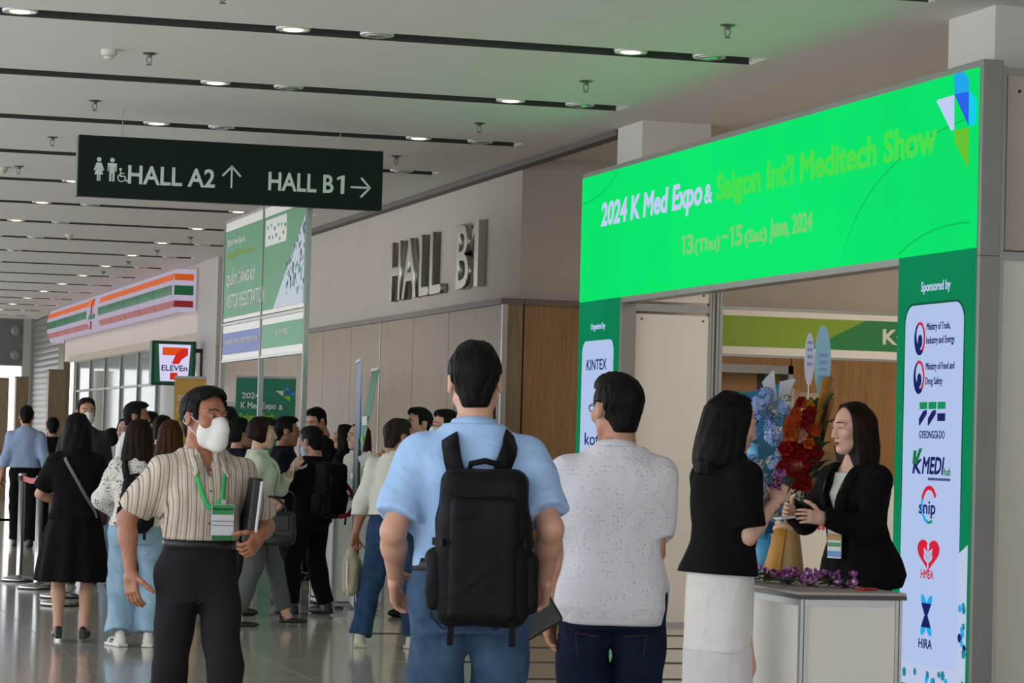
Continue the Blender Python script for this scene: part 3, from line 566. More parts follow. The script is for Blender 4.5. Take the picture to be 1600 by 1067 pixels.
def folds(amp, wl, seed, squash=(1, 1, 1), n=5):
    r = np.random.default_rng(seed); ks = []
    for i in range(n):
        d = unit(r.normal(size=3))*np.array(squash); ks.append((d*2*PI/(wl*r.uniform(.7, 1.6)), r.uniform(0, 6.28), amp*r.uniform(.6, 1.2)/math.sqrt(n)))
    def fn(X, Y, Z):
        o = 0
        for k, p, a in ks: o = o+a*np.sin(X*k[0]+Y*k[1]+Z*k[2]+p)
        return o
    return fn
CORN = [(i, j, k) for i in (0, 1) for j in (0, 1) for k in (0, 1)]
EDGE = [(a, b) for a in range(8) for b in range(a+1, 8) if sum(abs(CORN[a][i]-CORN[b][i]) for i in range(3)) == 1]
def nets(F, o, h):
    ins = F < 0; n = np.array(F.shape)-1
    cnt = sum(ins[i:i+n[0], j:j+n[1], k:k+n[2]].astype(np.int8) for i, j, k in CORN)
    cells = np.argwhere((cnt > 0) & (cnt < 8))
    if len(cells) == 0: return np.zeros((0, 3)), np.zeros((0, 4), int)
    idx = -np.ones(n, int); idx[tuple(cells.T)] = np.arange(len(cells))
    vals = np.array([F[cells[:, 0]+i, cells[:, 1]+j, cells[:, 2]+k] for i, j, k in CORN])
    acc = np.zeros((len(cells), 3)); num = np.zeros(len(cells))
    for a, b in EDGE:
        fa, fb = vals[a], vals[b]; m = (fa < 0) != (fb < 0); t = np.where(m, fa/np.where(m, fa-fb, 1), 0)
        pa = np.array(CORN[a], float); pb = np.array(CORN[b], float)
        acc += np.where(m[:, None], pa+t[:, None]*(pb-pa), 0); num += m
    v = o+h*(cells+acc/num[:, None]); fs = []
    for ax in range(3):
        sl0 = [slice(None)]*3; sl1 = [slice(None)]*3; sl0[ax] = slice(0, -1); sl1[ax] = slice(1, None)
        A = ins[tuple(sl0)]; B = ins[tuple(sl1)]; e = np.argwhere(A != B); b, c = (ax+1) % 3, (ax+2) % 3
        e = e[(e[:, b] > 0) & (e[:, c] > 0) & (e[:, b] < n[b]) & (e[:, c] < n[c])]
        if not len(e): continue
        def at(db, dc): q = e.copy(); q[:, b] += db; q[:, c] += dc; return idx[tuple(q.T)]
        q = np.stack([at(-1, -1), at(0, -1), at(0, 0), at(-1, 0)], 1); fl = ~A[tuple(e.T)]
        q[fl] = q[fl][:, ::-1]; fs.append(q)
    f = np.concatenate(fs); return v, f[(f >= 0).all(1)]
def field(prims, h, cuts=(), disp=None, pad=.03):
    """smooth union of prims on a grid of pitch h -> (verts, quads)"""
    lo = np.min([p.lo for p in prims if not p.sub], 0)-pad; hi = np.max([p.hi for p in prims if not p.sub], 0)+pad
    n = np.ceil((hi-lo)/h).astype(int)+1; ax = [lo[i]+h*np.arange(n[i]) for i in range(3)]
    F = np.full(n, .12)
    for p in prims:
        m = p.k+.02; i0 = np.clip(((p.lo-m-lo)/h).astype(int), 0, n-1); i1 = np.clip(((p.hi+m-lo)/h).astype(int)+2, 0, n)
        if (i1 <= i0).any(): continue
        s = tuple(slice(a, b) for a, b in zip(i0, i1))
        d = p.fn(ax[0][s[0]][:, None, None], ax[1][s[1]][None, :, None], ax[2][s[2]][None, None, :]); f = F[s]
        if p.sub: d = -d; hh = np.clip(.5-.5*(f-d)/p.k, 0, 1); F[s] = f*(1-hh)+d*hh+p.k*hh*(1-hh)
        else: hh = np.clip(.5+.5*(f-d)/p.k, 0, 1); F[s] = f*(1-hh)+d*hh-p.k*hh*(1-hh)
    G = [ax[0][:, None, None], ax[1][None, :, None], ax[2][None, None, :]]
    if disp is not None: F = F+disp(*G)
    for c in cuts:
        if callable(c): F = np.maximum(F, c(*G))
        else: q, nn = c; nn = unit(nn); F = np.maximum(F, (G[0]-q[0])*nn[0]+(G[1]-q[1])*nn[1]+(G[2]-q[2])*nn[2])
    return nets(F, lo, h)
def qmesh(name, v, f, m):
    me = bpy.data.meshes.new(name); me.vertices.add(len(v)); me.vertices.foreach_set('co', np.ascontiguousarray(v, dtype=np.float32).ravel())
    me.loops.add(len(f)*4); me.polygons.add(len(f)); me.loops.foreach_set('vertex_index', np.ascontiguousarray(f, dtype=np.int32).ravel())
    me.polygons.foreach_set('loop_start', np.arange(0, len(f)*4, 4, dtype=np.int32)); me.polygons.foreach_set('use_smooth', np.ones(len(f), bool))
    if m is not None: me.materials.append(m)
    me.update(calc_edges=True); return me
def blob(name, prims, h, m, parent, cuts=(), disp=None):
    v, f = field(prims, h, cuts, disp); return link(name, qmesh(name, v, f, m), None, parent)
# ---------------------------------------------------------------- head, hands, shoes (made once, copied)
def head_prims(fem):
    w = .94 if fem else 1.
    p = [ell((0, .012, .030), (.076*w, .095, .088), .02), ell((0, -.030, -.038), (.060*w, .062, .082), .03), ell((0, -.070, -.098), (.022*w, .02, .018), .025)]
    for s in (-1, 1):
        p += [cap((s*.05*w, .0, -.055), (s*.015, -.065, -.1), .02, .018, .02), ell((s*.044*w, -.062, -.018), (.024, .02, .024), .02),
              cap((s*.014, -.086, .036), (s*.048, -.070, .032), .010 if not fem else .007, .008, .012)]
    p += [ell((s*.031, -.098, .012), (.02, .018, .013), .012, sub=True) for s in (-1, 1)]
    p += [ell((s*.031, -.076, .010), (.015, .0145, .0125), .006) for s in (-1, 1)]
    p += [cap((0, -.088, .016), (0, -.108, -.026), .008, .0115, .010)]+[ell((s*.011, -.099, -.033), (.009, .011, .008), .008) for s in (-1, 1)]
    p += [cap((-.018, -.088, -.060), (.018, -.088, -.060), .0065, .0065, .008), cap((-.014, -.087, -.071), (.014, -.087, -.071), .0075, .0075, .008), cap((-.022, -.094, -.0655), (.022, -.094, -.0655), .003, .003, .004, sub=True)]
    for s in (-1, 1):
        p += [ell((s*.080*w, .014, -.004), (.010, .019, .032), .008, R=rotz(s*.35)), ell((s*.090*w, .008, -.002), (.006, .010, .018), .006, sub=True)]
    p += [cap((0, .022, -.05), (0, .035, -.17), .054 if not fem else .046, .056 if not fem else .047, .03)]
    return p
HEAD = {}
def head_mesh(fem, fine):
    k = (fem, fine)
    if k not in HEAD: HEAD[k] = field(head_prims(fem), .004 if fine else .0075, pad=.015)
    return HEAD[k]
def hand_prims(pose):
    c = {'relax': (.25, .45, .35, .5), 'hold': (.85, 1.15, .7, .95), 'flat': (.12, .15, .12, .25), 'point': (.5, .8, .6, .7)}[pose]
    p = [rbox((0, .002, -.045), (.0135, .039, .05), .013, .01), cap((0, 0, .03), (0, 0, -.02), .026, .026, .02)]
    for i, (y, ln) in enumerate(((-.030, .070), (-.010, .078), (.011, .073), (.030, .057))):
        b = np.array([.002, y, -.088+(.004 if i in (0, 3) else 0)]); a = 0.
        spread = (y/.03)*.06
        for j, fr in enumerate((.45, .30, .25)):
            a += c[j]*(1+.12*i if pose != 'hold' else 1); e = b+ln*fr*np.array([math.sin(a), spread*math.cos(a), -math.cos(a)]); p.append(cap(b, e, .0092-.0009*j, .0085-.0009*j, .004)); b = e
    t = c[3]; b = np.array([.004, -.03, -.022])
    for j, (ln, dx) in enumerate(((.042, .3*t), (.032, .8*t), (.027, 1.2*t))):
        d = unit((dx, -.75+.55*t*j*.6, -.72)); e = b+ln*d; p.append(cap(b, e, .0125-.001*j, .011-.001*j, .008)); b = e
    return p
HAND = {}
def hand_mesh(pose, fine):
    k = (pose, fine)
    if k not in HAND: HAND[k] = field(hand_prims(pose), .0036 if fine else .007, pad=.012)
    return HAND[k]
def shoe_mesh(kind):
    if kind == 'sneaker': p = [ell((0, -.065, .035), (.045, .135, .045), .02), cap((0, .03, .05), (0, .02, .10), .042, .040, .03), rbox((0, -.06, .014), (.047, .142, .014), .012, .006)]
    elif kind == 'flat': p = [ell((0, -.075, .02), (.040, .125, .026), .015), ell((0, .03, .03), (.032, .035, .035), .02), cap((0, .0, .045), (0, -.06, .1), .034, .028, .01, sub=True)]
    elif kind == 'heel': p = [ell((0, -.09, .03), (.042, .10, .034), .02), rbox((0, .035, .035), (.027, .028, .036), .01, .015), cap((0, .03, .075), (0, -.08, .03), .03, .03, .02)]
    else: p = [ell((0, -.07, .032), (.043, .138, .042), .02), cap((0, .03, .045), (0, .02, .09), .041, .042, .03), rbox((0, .03, .012), (.037, .035, .012), .006, .006)]
    return field(p, .006, cuts=[(V(0, 0, 0), V(0, 0, -1))], pad=.012)
SHOE = {}
# ---------------------------------------------------------------- skeleton
def ik(A, T, l1, l2, hint):
    A = np.asarray(A, float); T = np.asarray(T, float); d = T-A; D = np.linalg.norm(d)
    if D > (l1+l2)*.999: T = A+d/D*(l1+l2)*.999; d = T-A; D = np.linalg.norm(d)
    n = d/D; a = (l1*l1-l2*l2+D*D)/(2*D); hgt = math.sqrt(max(l1*l1-a*a, 0)); h = np.asarray(hint, float); h = unit(h-n*(h@n))
    return A+n*a+h*hgt, T
MALE = [(-.16, .135, .095, .0), (-.08, .162, .115, .012), (0, .166, .115, .008), (.10, .148, .105, -.005), (.20, .150, .107, -.008), (.32, .164, .116, -.005), (.39, .155, .106, .0), (.435, .115, .090, .004), (.475, .075, .07, .008), (.535, .056, .056, .006)]
FEM = [(-.16, .14, .10, .0), (-.08, .168, .115, .014), (0, .158, .108, .008), (.10, .125, .092, -.004), (.17, .120, .09, -.006), (.28, .142, .108, -.014), (.34, .148, .112, -.014), (.39, .132, .092, 0), (.435, .095, .075, .004), (.475, .06, .058, .008), (.535, .047, .048, .006)]
class Sk: pass
def skeleton(H, fem=False, lean=0., side=0., twist=0., sw=1., belly=0., wid=1., L=None, R=None, feet=((.10, .0, 0), (-.10, .0, 0)), drop=0., head=(0, 0, 0), hs=None, neckf=.025):
    s = Sk(); u = H/1.70; s.u = u; s.fem = fem; s.H = H
    s.P = V(0, 0, .93*u-drop); s.U = unit(V(math.sin(side), -math.sin(lean), math.cos(lean))); s.Fw = unit(V(math.sin(twist), -1, 0)-s.U*(V(math.sin(twist), -1, 0)@s.U)); s.S = np.cross(s.U, s.Fw)  # S points to the person's left
    if s.S[0] < 0: s.S = -s.S
    t = np.array(FEM if fem else MALE, float); t[:, 0] *= u; t[:, 1] *= u*wid; t[:, 2] *= u*wid
    t[:, 3] = -t[:, 3]*u; bm_ = np.exp(-((t[:, 0]/u-.1)/.1)**2)*belly; t[:, 2] += bm_; t[:, 3] += bm_*.8
    t[:, 1] *= 1+(sw-1)*np.clip((t[:, 0]/u-.1)/.25, 0, 1); s.tab = t
    shw = (.148 if fem else .166)*u*sw
    s.C = s.P+s.U*.50*u; s.sh = {'L': s.P+s.U*.405*u+s.S*shw, 'R': s.P+s.U*.405*u-s.S*shw}
    s.hs = hs or (.98 if fem else 1.04)*(.5+.5*u)
    s.hc = s.P+s.U*(.50*u)+V(0, -neckf, 0)+V(0, 0, H-.93*u-.50*u-.118*s.hs)*1.0
    s.hc[2] = s.P[2]+s.U[2]*.50*u+(H-1.43*u-.118*s.hs); s.HR = rotz(head[0])@rotx(head[1])@roty(head[2])
    s.l1, s.l2 = .275*u, .24*u; s.arm = {}
    for k, d, sx in (('L', L, 1), ('R', R, -1)):
        d = dict(d or {}); tgt = V(*d.get('wrist', (sx*.26*u, .0, .845*u))); hint = d.get('hint', (sx*.15, 1, -.2))
        e, w = ik(s.sh[k], tgt, s.l1, s.l2, hint); d['e'] = e; d['w'] = w; d.setdefault('pose', 'relax')
        d['dir'] = unit(d.get('hdir', unit(w-e)+V(0, 0, -.15))); d['thumb'] = np.array(d.get('thumb', (-sx*.2, -1, 0)), float); s.arm[k] = d
    s.leg = {}
    for k, ft, sx in (('L', feet[0], 1), ('R', feet[1], -1)):
        hip = s.P+V(sx*.088*u*wid, 0, -.045*u); az = (.08+(ft[3] if len(ft) > 3 else 0))*1.
        ank = V(ft[0], ft[1], az); kn, ank = ik(hip, ank, .41*u, .405*u, (sx*.1, -1, 0)); s.leg[k] = (hip, kn, ank, ft[2])
    return s
def place_part(v, org, R, scale=1.): return np.asarray(org)+(v*scale)@np.asarray(R).T
def skin(sk, m, parent, fine=True, thin=1., h=.011):
    """the body: one mesh of trunk, neck, limbs, head and hands"""
    u = sk.u; a = .9 if sk.fem else 1.
    pr = [stack(sk.P, sk.U, sk.Fw, sk.tab, -.012, .03), cap(sk.P+sk.U*.46*u, sk.hc+sk.HR@V(0, .022, -.08)*sk.hs, .056*u*a, .052*u*a, .03)]
    for k in ('L', 'R'):
        d = sk.arm[k]; s = sk.sh[k]
        pr += [cap(sk.P+sk.U*.455*u, s, .038*u, .044*u, .04), cap(s, d['e'], .050*u*a, .040*u*a, .02), cap(d['e'], d['e']+(d['w']-d['e'])*.35, .040*u*a, .041*u*a, .02), cap(d['e']+(d['w']-d['e'])*.3, d['w'], .041*u*a, .027*u*a, .02)]
        hip, kn, an, _ = sk.leg[k]
        pr += [cap(hip, kn, .08*u*thin, .052*u, .03), cap(kn, kn+(an-kn)*.35+V(0, .012, 0), .050*u, .052*u, .02), cap(kn+(an-kn)*.35+V(0, .012, 0), an, .052*u, .033*u, .02), cap(an, an+V(0, -.02, -.03), .034*u, .034*u, .02)]
    vs, fs = [], []; n = 0
    def put(v, f, flip=False):
        nonlocal n
        vs.append(v); fs.append((f[:, ::-1] if flip else f)+n); n += len(v)
    put(*field(pr, h)); hv, hf = head_mesh(sk.fem, fine); put(place_part(hv, sk.hc, sk.HR, sk.hs), hf)
    for k in ('L', 'R'):
        d = sk.arm[k]; hv, hf = hand_mesh(d['pose'], fine); v = hv.copy()
        if k == 'L': v[:, 0] *= -1
        z = -d['dir']; y = -d['thumb']; y = unit(y-z*(y@z)); x = np.cross(y, z); sc = (.9 if sk.fem else 1.)*u
        put(place_part(v, d['w'], np.stack([x, y, z], 1), sc), hf, k == 'L')
    return link('body', qmesh('body', np.concatenate(vs), np.concatenate(fs), m), None, parent)
M_eyew = mat('eye_white', '#8d7f78', .4); M_iris = mat('eye_iris', '#150e0b', .2)
EYE = None
def face(sk, parent, hairmat, brows=True, lips=None):
    global EYE
    if EYE is None:
        b = MB(); n = 12
        for i in range(7):
            th = (.02, .35, .62, .63, 1.0, 1.3, 1.57)[i]
            for j in range(n): a = 2*PI*j/n; b.v.append((.0125*math.sin(th)*math.cos(a), -.0125*math.cos(th), .0062*math.sin(th)*math.sin(a)))
        for i in range(6):
            for j in range(n): b.f.append((i*n+j, (i+1)*n+j, (i+1)*n+(j+1) % n, i*n+(j+1) % n)); b.mi.append(1 if i < 3 else 0)
        b.f.append(tuple(range(n))); b.mi.append(1); EYE = b.mesh('eye', [M_eyew, M_iris], True)
    M = Matrix.Identity(4)
    for i in range(3):
        for j in range(3): M[i][j] = sk.HR[i, j]*sk.hs
        M[i][3] = sk.hc[i]
    for s in (-1, 1):
        o = link('eye', EYE, None, parent); o.matrix_local = M @ Matrix.Translation((s*.031, -.0805, .011))
        if brows:
            b = MB().tube([(s*.015, -.0975, .034), (s*.03, -.094, .040), (s*.046, -.082, .036), (s*.053, -.073, .031)], [.0018, .003, .0026, .0012], 6); o = b.build('eyebrow', hairmat, parent, True); o.matrix_local = M
    if lips:
        o = MB().tube([(-.022, -.090, -.064), (-.008, -.098, -.061), (.008, -.098, -.061), (.022, -.090, -.064)], [.001, .0045, .0045, .001], 6).tube([(-.02, -.0895, -.066), (0, -.0965, -.071), (.02, -.0895, -.066)], [.001, .006, .001], 6).build('lips', lips, parent, True); o.matrix_local = M
def headspace(sk, o):
    M = Matrix.Identity(4)
    for i in range(3):
        for j in range(3): M[i][j] = sk.HR[i, j]*sk.hs
        M[i][3] = sk.hc[i]
    o.matrix_local = M; return o
HAIR = {}
def hair(sk, m, parent, style, h=.0065):
    """styles: short, crop, bob, long, tail, bun, shortw; shaped in head space"""
    key = (style, sk.fem, h)
    if key not in HAIR:
        w = .94 if sk.fem else 1.
        pr = [ell((0, .016, .034), (.085*w, .106, .096), .02)]; cuts = []; strand = lambda X, Y, Z: .0022*np.sin(260*np.arctan2(X, Y-.02)*.12*3+9*Z)+.0018*np.sin(95*X+40*Y+20*Z)
        frontcut = lambda X, Y, Z: np.minimum(np.minimum(.0+(-.035-Y)+0*X+0*Z, (.074 if style in ('short', 'crop', 'shortw') else .082)-Z+.35*(Y+.09)+.9*np.clip(np.abs(X)-.045, -.02, .05)*-1+0*X), 9+0*X+0*Y+0*Z)  # >0 in the face
        if style in ('short', 'crop', 'mature'):
            if style == 'crop': pr = [ell((0, .014, .032), (.080, .101, .093), .02)]
            pr += [ell((0, -.03, .090), (.060, .062, .040), .03)] if style == 'short' else []
            pr += [ell((0, .058, -.042), (.048, .046, .060), .03)]
            cuts = [frontcut, lambda X, Y, Z: -.018-Z-.5*np.clip(Y-.03, 0, .05)+0*X if False else np.where(Y < .03, -.008-Z+.0*X, -.082-Z+.0*X)+0*X, lambda X, Y, Z: np.minimum(.028-np.abs(Y-.014)+0*X+0*Z, np.minimum(.022-Z+0*X+0*Y, np.abs(X)-.064+0*Y+0*Z))]
        elif style == 'shortw':
            pr += [ell((0, .03, -.01), (.092, .10, .10), .03), ell((.0, -.04, .08), (.075, .07, .045), .03)]; cuts = [frontcut, lambda X, Y, Z: -.085-Z+.3*(Y)+0*X, lambda X, Y, Z: np.minimum(-.03-Y+0*X+0*Z, .01-Z+0*X+0*Y)]
        elif style == 'bob':
            pr += [stack((0, .03, 0), (0, 0, 1), (0, -1, 0), [(-.19, .10, .07, -.0), (-.12, .112, .085, 0), (-.04, .105, .095, 0), (.05, .09, .09, 0), (.1, .05, .05, 0)], 0, .04)]; cuts = [frontcut, lambda X, Y, Z: np.minimum(np.minimum(-.02-Y+0*X+0*Z, .075-np.abs(X)+0*Y+0*Z), .05-Z+0*X+0*Y)]
        elif style in ('long', 'longer'):
            e = -.34 if style == 'long' else -.44
            pr += [stack((0, .045, 0), (0, 0, 1), (0, -1, 0), [(e, .035, .018, -.03), (e+.06, .085, .035, -.03), (-.22, .115, .05, -.025), (-.12, .115, .075, -.01), (-.04, .103, .09, 0), (.05, .09, .09, 0), (.1, .05, .05, 0)], 0, .04)]; cuts = [frontcut, lambda X, Y, Z: np.minimum(np.minimum(-.015-Y+0*X+0*Z, .07-np.abs(X)+0*Y+0*Z), .05-Z+0*X+0*Y)]
        elif style == 'wavy':   # shoulder length, falls forward over the cheeks
            pr += [stack((0, .02, 0), (0, 0, 1), (0, -1, 0), [(-.24, .07, .07, .0), (-.18, .112, .10, .0), (-.10, .118, .11, .0), (-.02, .105, .11, 0), (.05, .09, .10, 0), (.1, .05, .05, 0)], 0, .04)]; cuts = [frontcut, lambda X, Y, Z: np.minimum(np.minimum(-.045-Y+0*X+0*Z, .062-np.abs(X)+0*Y+0*Z), .05-Z+0*X+0*Y)]
        elif style == 'bun':
            pr += [ell((0, .125, .02), (.04, .04, .04), .02), ell((0, .03, -.02), (.082, .09, .08), .03)]; cuts = [frontcut, lambda X, Y, Z: np.where(Y < .02, .0-Z, -.09-Z)+0*X]
        v, f = field(pr, h, cuts, strand, pad=.02); HAIR[key] = qmesh('hair', v, f, None)
    me = HAIR[key].copy(); me.materials.append(m); return headspace(sk, link('hair', me, None, parent))
def mask(sk, m, parent, h=.005):
    pr = [ell((0, -.034, -.048), (.070, .066, .078), .02), cap((0, -.094, -.002), (0, -.106, -.045), .012, .013, .05), cap((0, -.108, -.045), (0, -.094, -.106), .014, .017, .05), ell((0, -.084, -.098), (.034, .032, .030), .03)]
    cuts = [lambda X, Y, Z: Y+.030+0*X+.25*(Z+.05), lambda X, Y, Z: Z-.010+np.abs(X)*.22+0*Y]
    v, f = field(pr, h, cuts, folds(.0012, .03, 3, (0.2, .2, 1)), pad=.02); o = headspace(sk, link('face_mask', qmesh('face_mask', v, f, m), None, parent))
    b = MB()
    for s in (-1, 1): b.tube([(s*.062, -.04, -.02), (s*.078, -.005, .005), (s*.083, .028, .01), (s*.086, .036, -.015), (s*.075, .0, -.045), (s*.058, -.04, -.08)], .0022, 6)
    headspace(sk, b.build('ear_loop', m, parent, True)); return o
# ---------------------------------------------------------------- clothes
def shirt(sk, m, parent, name='shirt', off=.016, hem=-.10, sleeve=('s', 's'), sr=(.062, .058), h=.009, seed=1, fold=.004, wl=.13, flare=0., k=.03, top=None, zcut=None, sq=(1, 1, .7), vneck=None):
    """sleeve per arm (L, R): 's' short, 'l' long, '3' three-quarter, None"""
    u = sk.u; t = sk.tab.copy(); t[:, 1] += off; t[:, 2] += off
    if flare: fl = np.clip((.12*u-t[:, 0])/.2, 0, 1)*flare; t[:, 1] += fl; t[:, 2] += fl
    if hem*u < t[0, 0]: t = np.vstack([[hem*u-.02, t[0, 1]+.03, t[0, 2]+.03, t[0, 3]], [t[0, 0]+.0, t[1, 1]+.0, t[1, 2], t[1, 3]], t[1:]])
    pr = [stack(sk.P, sk.U, sk.Fw, t, 0, k)]
    for i, q in enumerate(('L', 'R')):
        s = sk.sh[q]; d = sk.arm[q]; base = sk.P+sk.U*.46*u+(s-sk.P-sk.U*.405*u)*.25
        pr += [cap(base, s, .036*u+off*.6, .046*u+off*.5, .05)]
        if sleeve[i] is None: continue
        r0, r1 = sr[0]*u, sr[1]*u; n = d['e']-s
        if sleeve[i] == 's': pr += [cap(s, s+n*.82, r0, r1, k, end=True)]
        elif sleeve[i] == 'cap': pr += [cap(s, s+n*.45, r0, r1*1.05, k, end=True)]
        else:
            fr = {'l': .97, '3': .62}[sleeve[i]]; e = d['e']; w = d['w']; pr += [cap(s, e, r0, r1*.92, k), cap(e, e+(w-e)*fr, r1*.92, r1*.72, .02, end=True)]
    cuts = [(sk.P+sk.U*hem*u, -sk.U)]
    if zcut is not None: cuts = [(V(0, 0, zcut), V(0, 0, -1))]
    cuts.append((sk.P+sk.U*(.512 if top is None else top)*u, sk.U*1.0+sk.Fw*.0))
    if vneck:
        w0, slope = vneck[0]*u, vneck[1]
        def vcut(X, Y, Z):
            x, y, z = X-sk.P[0], Y-sk.P[1], Z-sk.P[2]; w = x*sk.U[0]+y*sk.U[1]+z*sk.U[2]; sd = x*sk.S[0]+y*sk.S[1]+z*sk.S[2]; f = x*sk.Fw[0]+y*sk.Fw[1]+z*sk.Fw[2]
            return np.minimum(np.minimum(slope*(w-w0)-np.abs(sd), f-.02), w-w0)
        cuts.append(vcut)
    fn = folds(fold, wl, seed, sq) if fold else None
    return blob(name, pr, h, m, parent, cuts, fn)
def trousers(sk, m, parent, name='trousers', waist=.075, r=(.094, .074, .066), end=.985, h=.010, seed=2, fold=.005, wl=.16, off=.012):
    u = sk.u; t = sk.tab.copy(); pr = [stack(sk.P, sk.U, sk.Fw, t[t[:, 0] < .2*u], off, .03)]
    for q in ('L', 'R'):
        hip, kn, an, _ = sk.leg[q]; e = kn+(an-kn)*end
        pr += [cap(hip+V(0, .005, 0), kn, r[0]*u, r[1]*u, .03), cap(kn, e, r[1]*u, r[2]*u, .02, end=True)]
    return blob(name, pr, h, m, parent, [(sk.P+sk.U*waist*u, sk.U)], folds(fold, wl, seed, (1, 1, .8)))
def skirt(sk, m, parent, rows, name='skirt', h=.011, seed=3, pleat=.0, npl=10, fold=.004):
    """rows of (z, half width, half depth, forward shift) from hem up"""
    pr = [stack((0, 0, 0), (0, 0, 1), (0, -1, 0), rows, 0, .02, 2.0)]
    f0 = folds(fold, .2, seed, (1, 1, .15)); zt = rows[-1][0]; zb = rows[0][0]
    def fn(X, Y, Z): return f0(X, Y, Z)+pleat*np.clip((zt-Z)/(zt-zb), 0, 1)*np.sin(npl*np.arctan2(Y, X))
    return blob(name, pr, h, m, parent, [(V(0, 0, rows[0][0]), V(0, 0, -1)), (V(0, 0, zt), V(0, 0, 1))], fn)
def shoes(sk, m, parent, kind, name='shoe', lift=0.):
    if kind not in SHOE: SHOE[kind] = shoe_mesh(kind)
    v, f = SHOE[kind]; sc = sk.u*(.92 if sk.fem else 1.)
    for q in ('L', 'R'):
        an = sk.leg[q][2]; ry = sk.leg[q][3]; o = link(name, qmesh(name, place_part(v, (an[0], an[1], an[2]-.08), rotz(ry), sc), f, m), None, parent)
def collar(sk, m, parent, name='collar', r=(.066, .064), gap=.35, hgt=.038, tilt=.25, th=.005):
    u = sk.u; c = sk.P+sk.U*.478*u; g = []; n = 26
    for pz, pr in ((0, .002), (hgt*.6, -.001), (hgt, .0), (hgt*1.02, .006), (hgt*.5, .014), (hgt*.02, .022)):
        row = []
        for i in range(n+1):
            a = -PI/2+gap+(2*PI-2*gap)*i/n; x = (r[0]*u+pr)*math.cos(a); y = (r[1]*u+pr)*math.sin(a); z = pz*u+tilt*y*.9
            row.append(tuple(c+sk.S*x-sk.Fw*y+sk.U*z))
        g.append(row)
    return MB().sheet(g, th).build(name, m, parent, True, fix=True)
def band(sk, w0, w1, m, parent, name='belt', off=.02):
    """belt around the trunk between heights w0 and w1 above the pelvis"""
    u = sk.u; t = sk.tab; n = 32; rings = []
    for w, o in ((w0, off-.004), (w0, off), (w1, off), (w1, off-.004)):
        a = np.interp(w*u, t[:, 0], t[:, 1])+o; b = np.interp(w*u, t[:, 0], t[:, 2])+o; c = np.interp(w*u, t[:, 0], t[:, 3])
        rings.append([tuple(sk.P+sk.U*w*u+sk.S*(np.sign(math.cos(q))*abs(math.cos(q))**(2/2.4)*a)+sk.Fw*(c+np.sign(math.sin(q))*abs(math.sin(q))**(2/2.4)*b)) for q in [2*PI*i/n for i in range(n)]])
    return MB().loft(rings, cap=False).build(name, m, parent, True, fix=True)
def onbody(sk, w, s, side=1, off=.03):
    """point on the trunk surface at height w, sideways s; side=1 back, -1 front"""
    u = sk.u; t = sk.tab; a = np.interp(w*u, t[:, 0], t[:, 1])+off; b = np.interp(w*u, t[:, 0], t[:, 2])+off; c = np.interp(w*u, t[:, 0], t[:, 3])
    q = min(abs(s)*u/a, .98); return sk.P+sk.U*w*u+sk.S*s*u+sk.Fw*(c-side*b*(1-q**2.4)**(1/2.4))
def strap(sk, pts, m, parent, w=.05, t=.008, name='strap', taper=0.):
    """band over the trunk through (w, s, side[, off]) points"""
    raw = [onbody(sk, *p) for p in pts]; P = []; N = []
    for i in range(len(raw)-1):                       # smooth curve through the points
        p0, p1, p2, p3 = raw[max(i-1, 0)], raw[i], raw[i+1], raw[min(i+2, len(raw)-1)]
        for k in range(4):
            q = k/4; P.append(.5*((2*p1)+(-p0+p2)*q+(2*p0-5*p1+4*p2-p3)*q*q+(-p0+3*p1-3*p2+p3)*q**3))
    P.append(raw[-1])
    for p in P:
        ax = sk.P+sk.U*min((p-sk.P)@sk.U, .36*sk.u); N.append(tuple(unit(p-ax)))
    return MB().ribbon([tuple(p) for p in P], N, [w*(1-taper*i/(len(P)-1)) for i in range(len(P))], t).build(name, m, parent, True, fix=True)
def person(label, x, y, rz, group=None): return empty('person', (x, y, 0), rz, label, 'person', group)
# ================================================================ PEOPLE
def skinmat(n, c): return mat('skin_'+n, c, .5, var=.08, vscale=25, bump=.03, bscale=300)
SK1 = skinmat('tan', '#a06a50'); SK2 = skinmat('light', '#c2937b'); SK3 = skinmat('mid', '#b07f64'); SK4 = skinmat('fair', '#d3a793')
def hmat(n, c, c2): return mat('hair_'+n, c, .6, bump=.35, bscale=90, stretch=(1, 1, .12), col2=c2, vscale=40, spec=.12)
H_blk = hmat('black', '#090808', '#120f0e'); H_brn = hmat('brown', '#24140e', '#120a07'); H_red = hmat('auburn', '#4a2714', '#28140b'); H_gry = hmat('greying', '#1a1210', '#2e2523')
def cloth(n, c, **k): k.setdefault('bump', .12); k.setdefault('bscale', 260); k.setdefault('var', .06); k.setdefault('vscale', 14); k.setdefault('wrinkle', .35); return mat('cloth_'+n, c, k.pop('rough', .9), spec=.15, **k)
C_blue = cloth('light_blue', '#9dbde6'); C_pblue = cloth('pale_blue', '#93a6c6'); C_jean = cloth('denim_blue', '#3f5670', col2='#2c405a', vscale=9, bump=.2); C_djean = cloth('denim_dark', '#161e36', col2='#0f1628', vscale=9); C_ljean = cloth('denim_pale', '#96b3c8', col2='#809eb6', vscale=8, bump=.2)
C_blk = cloth('black', '#0c0b0d'); C_chr = cloth('charcoal', '#232124'); C_wht = cloth('white', '#dcd9d6'); C_cream = cloth('cream', '#cfd0c2'); C_leather = mat('black_leather', '#131214', .45, bump=.1, bscale=120); C_pack = cloth('pack_nylon', '#0d0d10', rough=.6, bump=.25)
C_gry = cloth('grey', '#5c5f60'); C_dgry = cloth('dark_grey', '#3b3838'); C_navy = cloth('navy', '#12141f'); C_must = cloth('mustard', '#9a6a1f'); C_cobalt = cloth('cobalt', '#1c5da8'); C_green = cloth('leaf_print', '#7f9c86', col2='#c9cbb8', vscale=60)
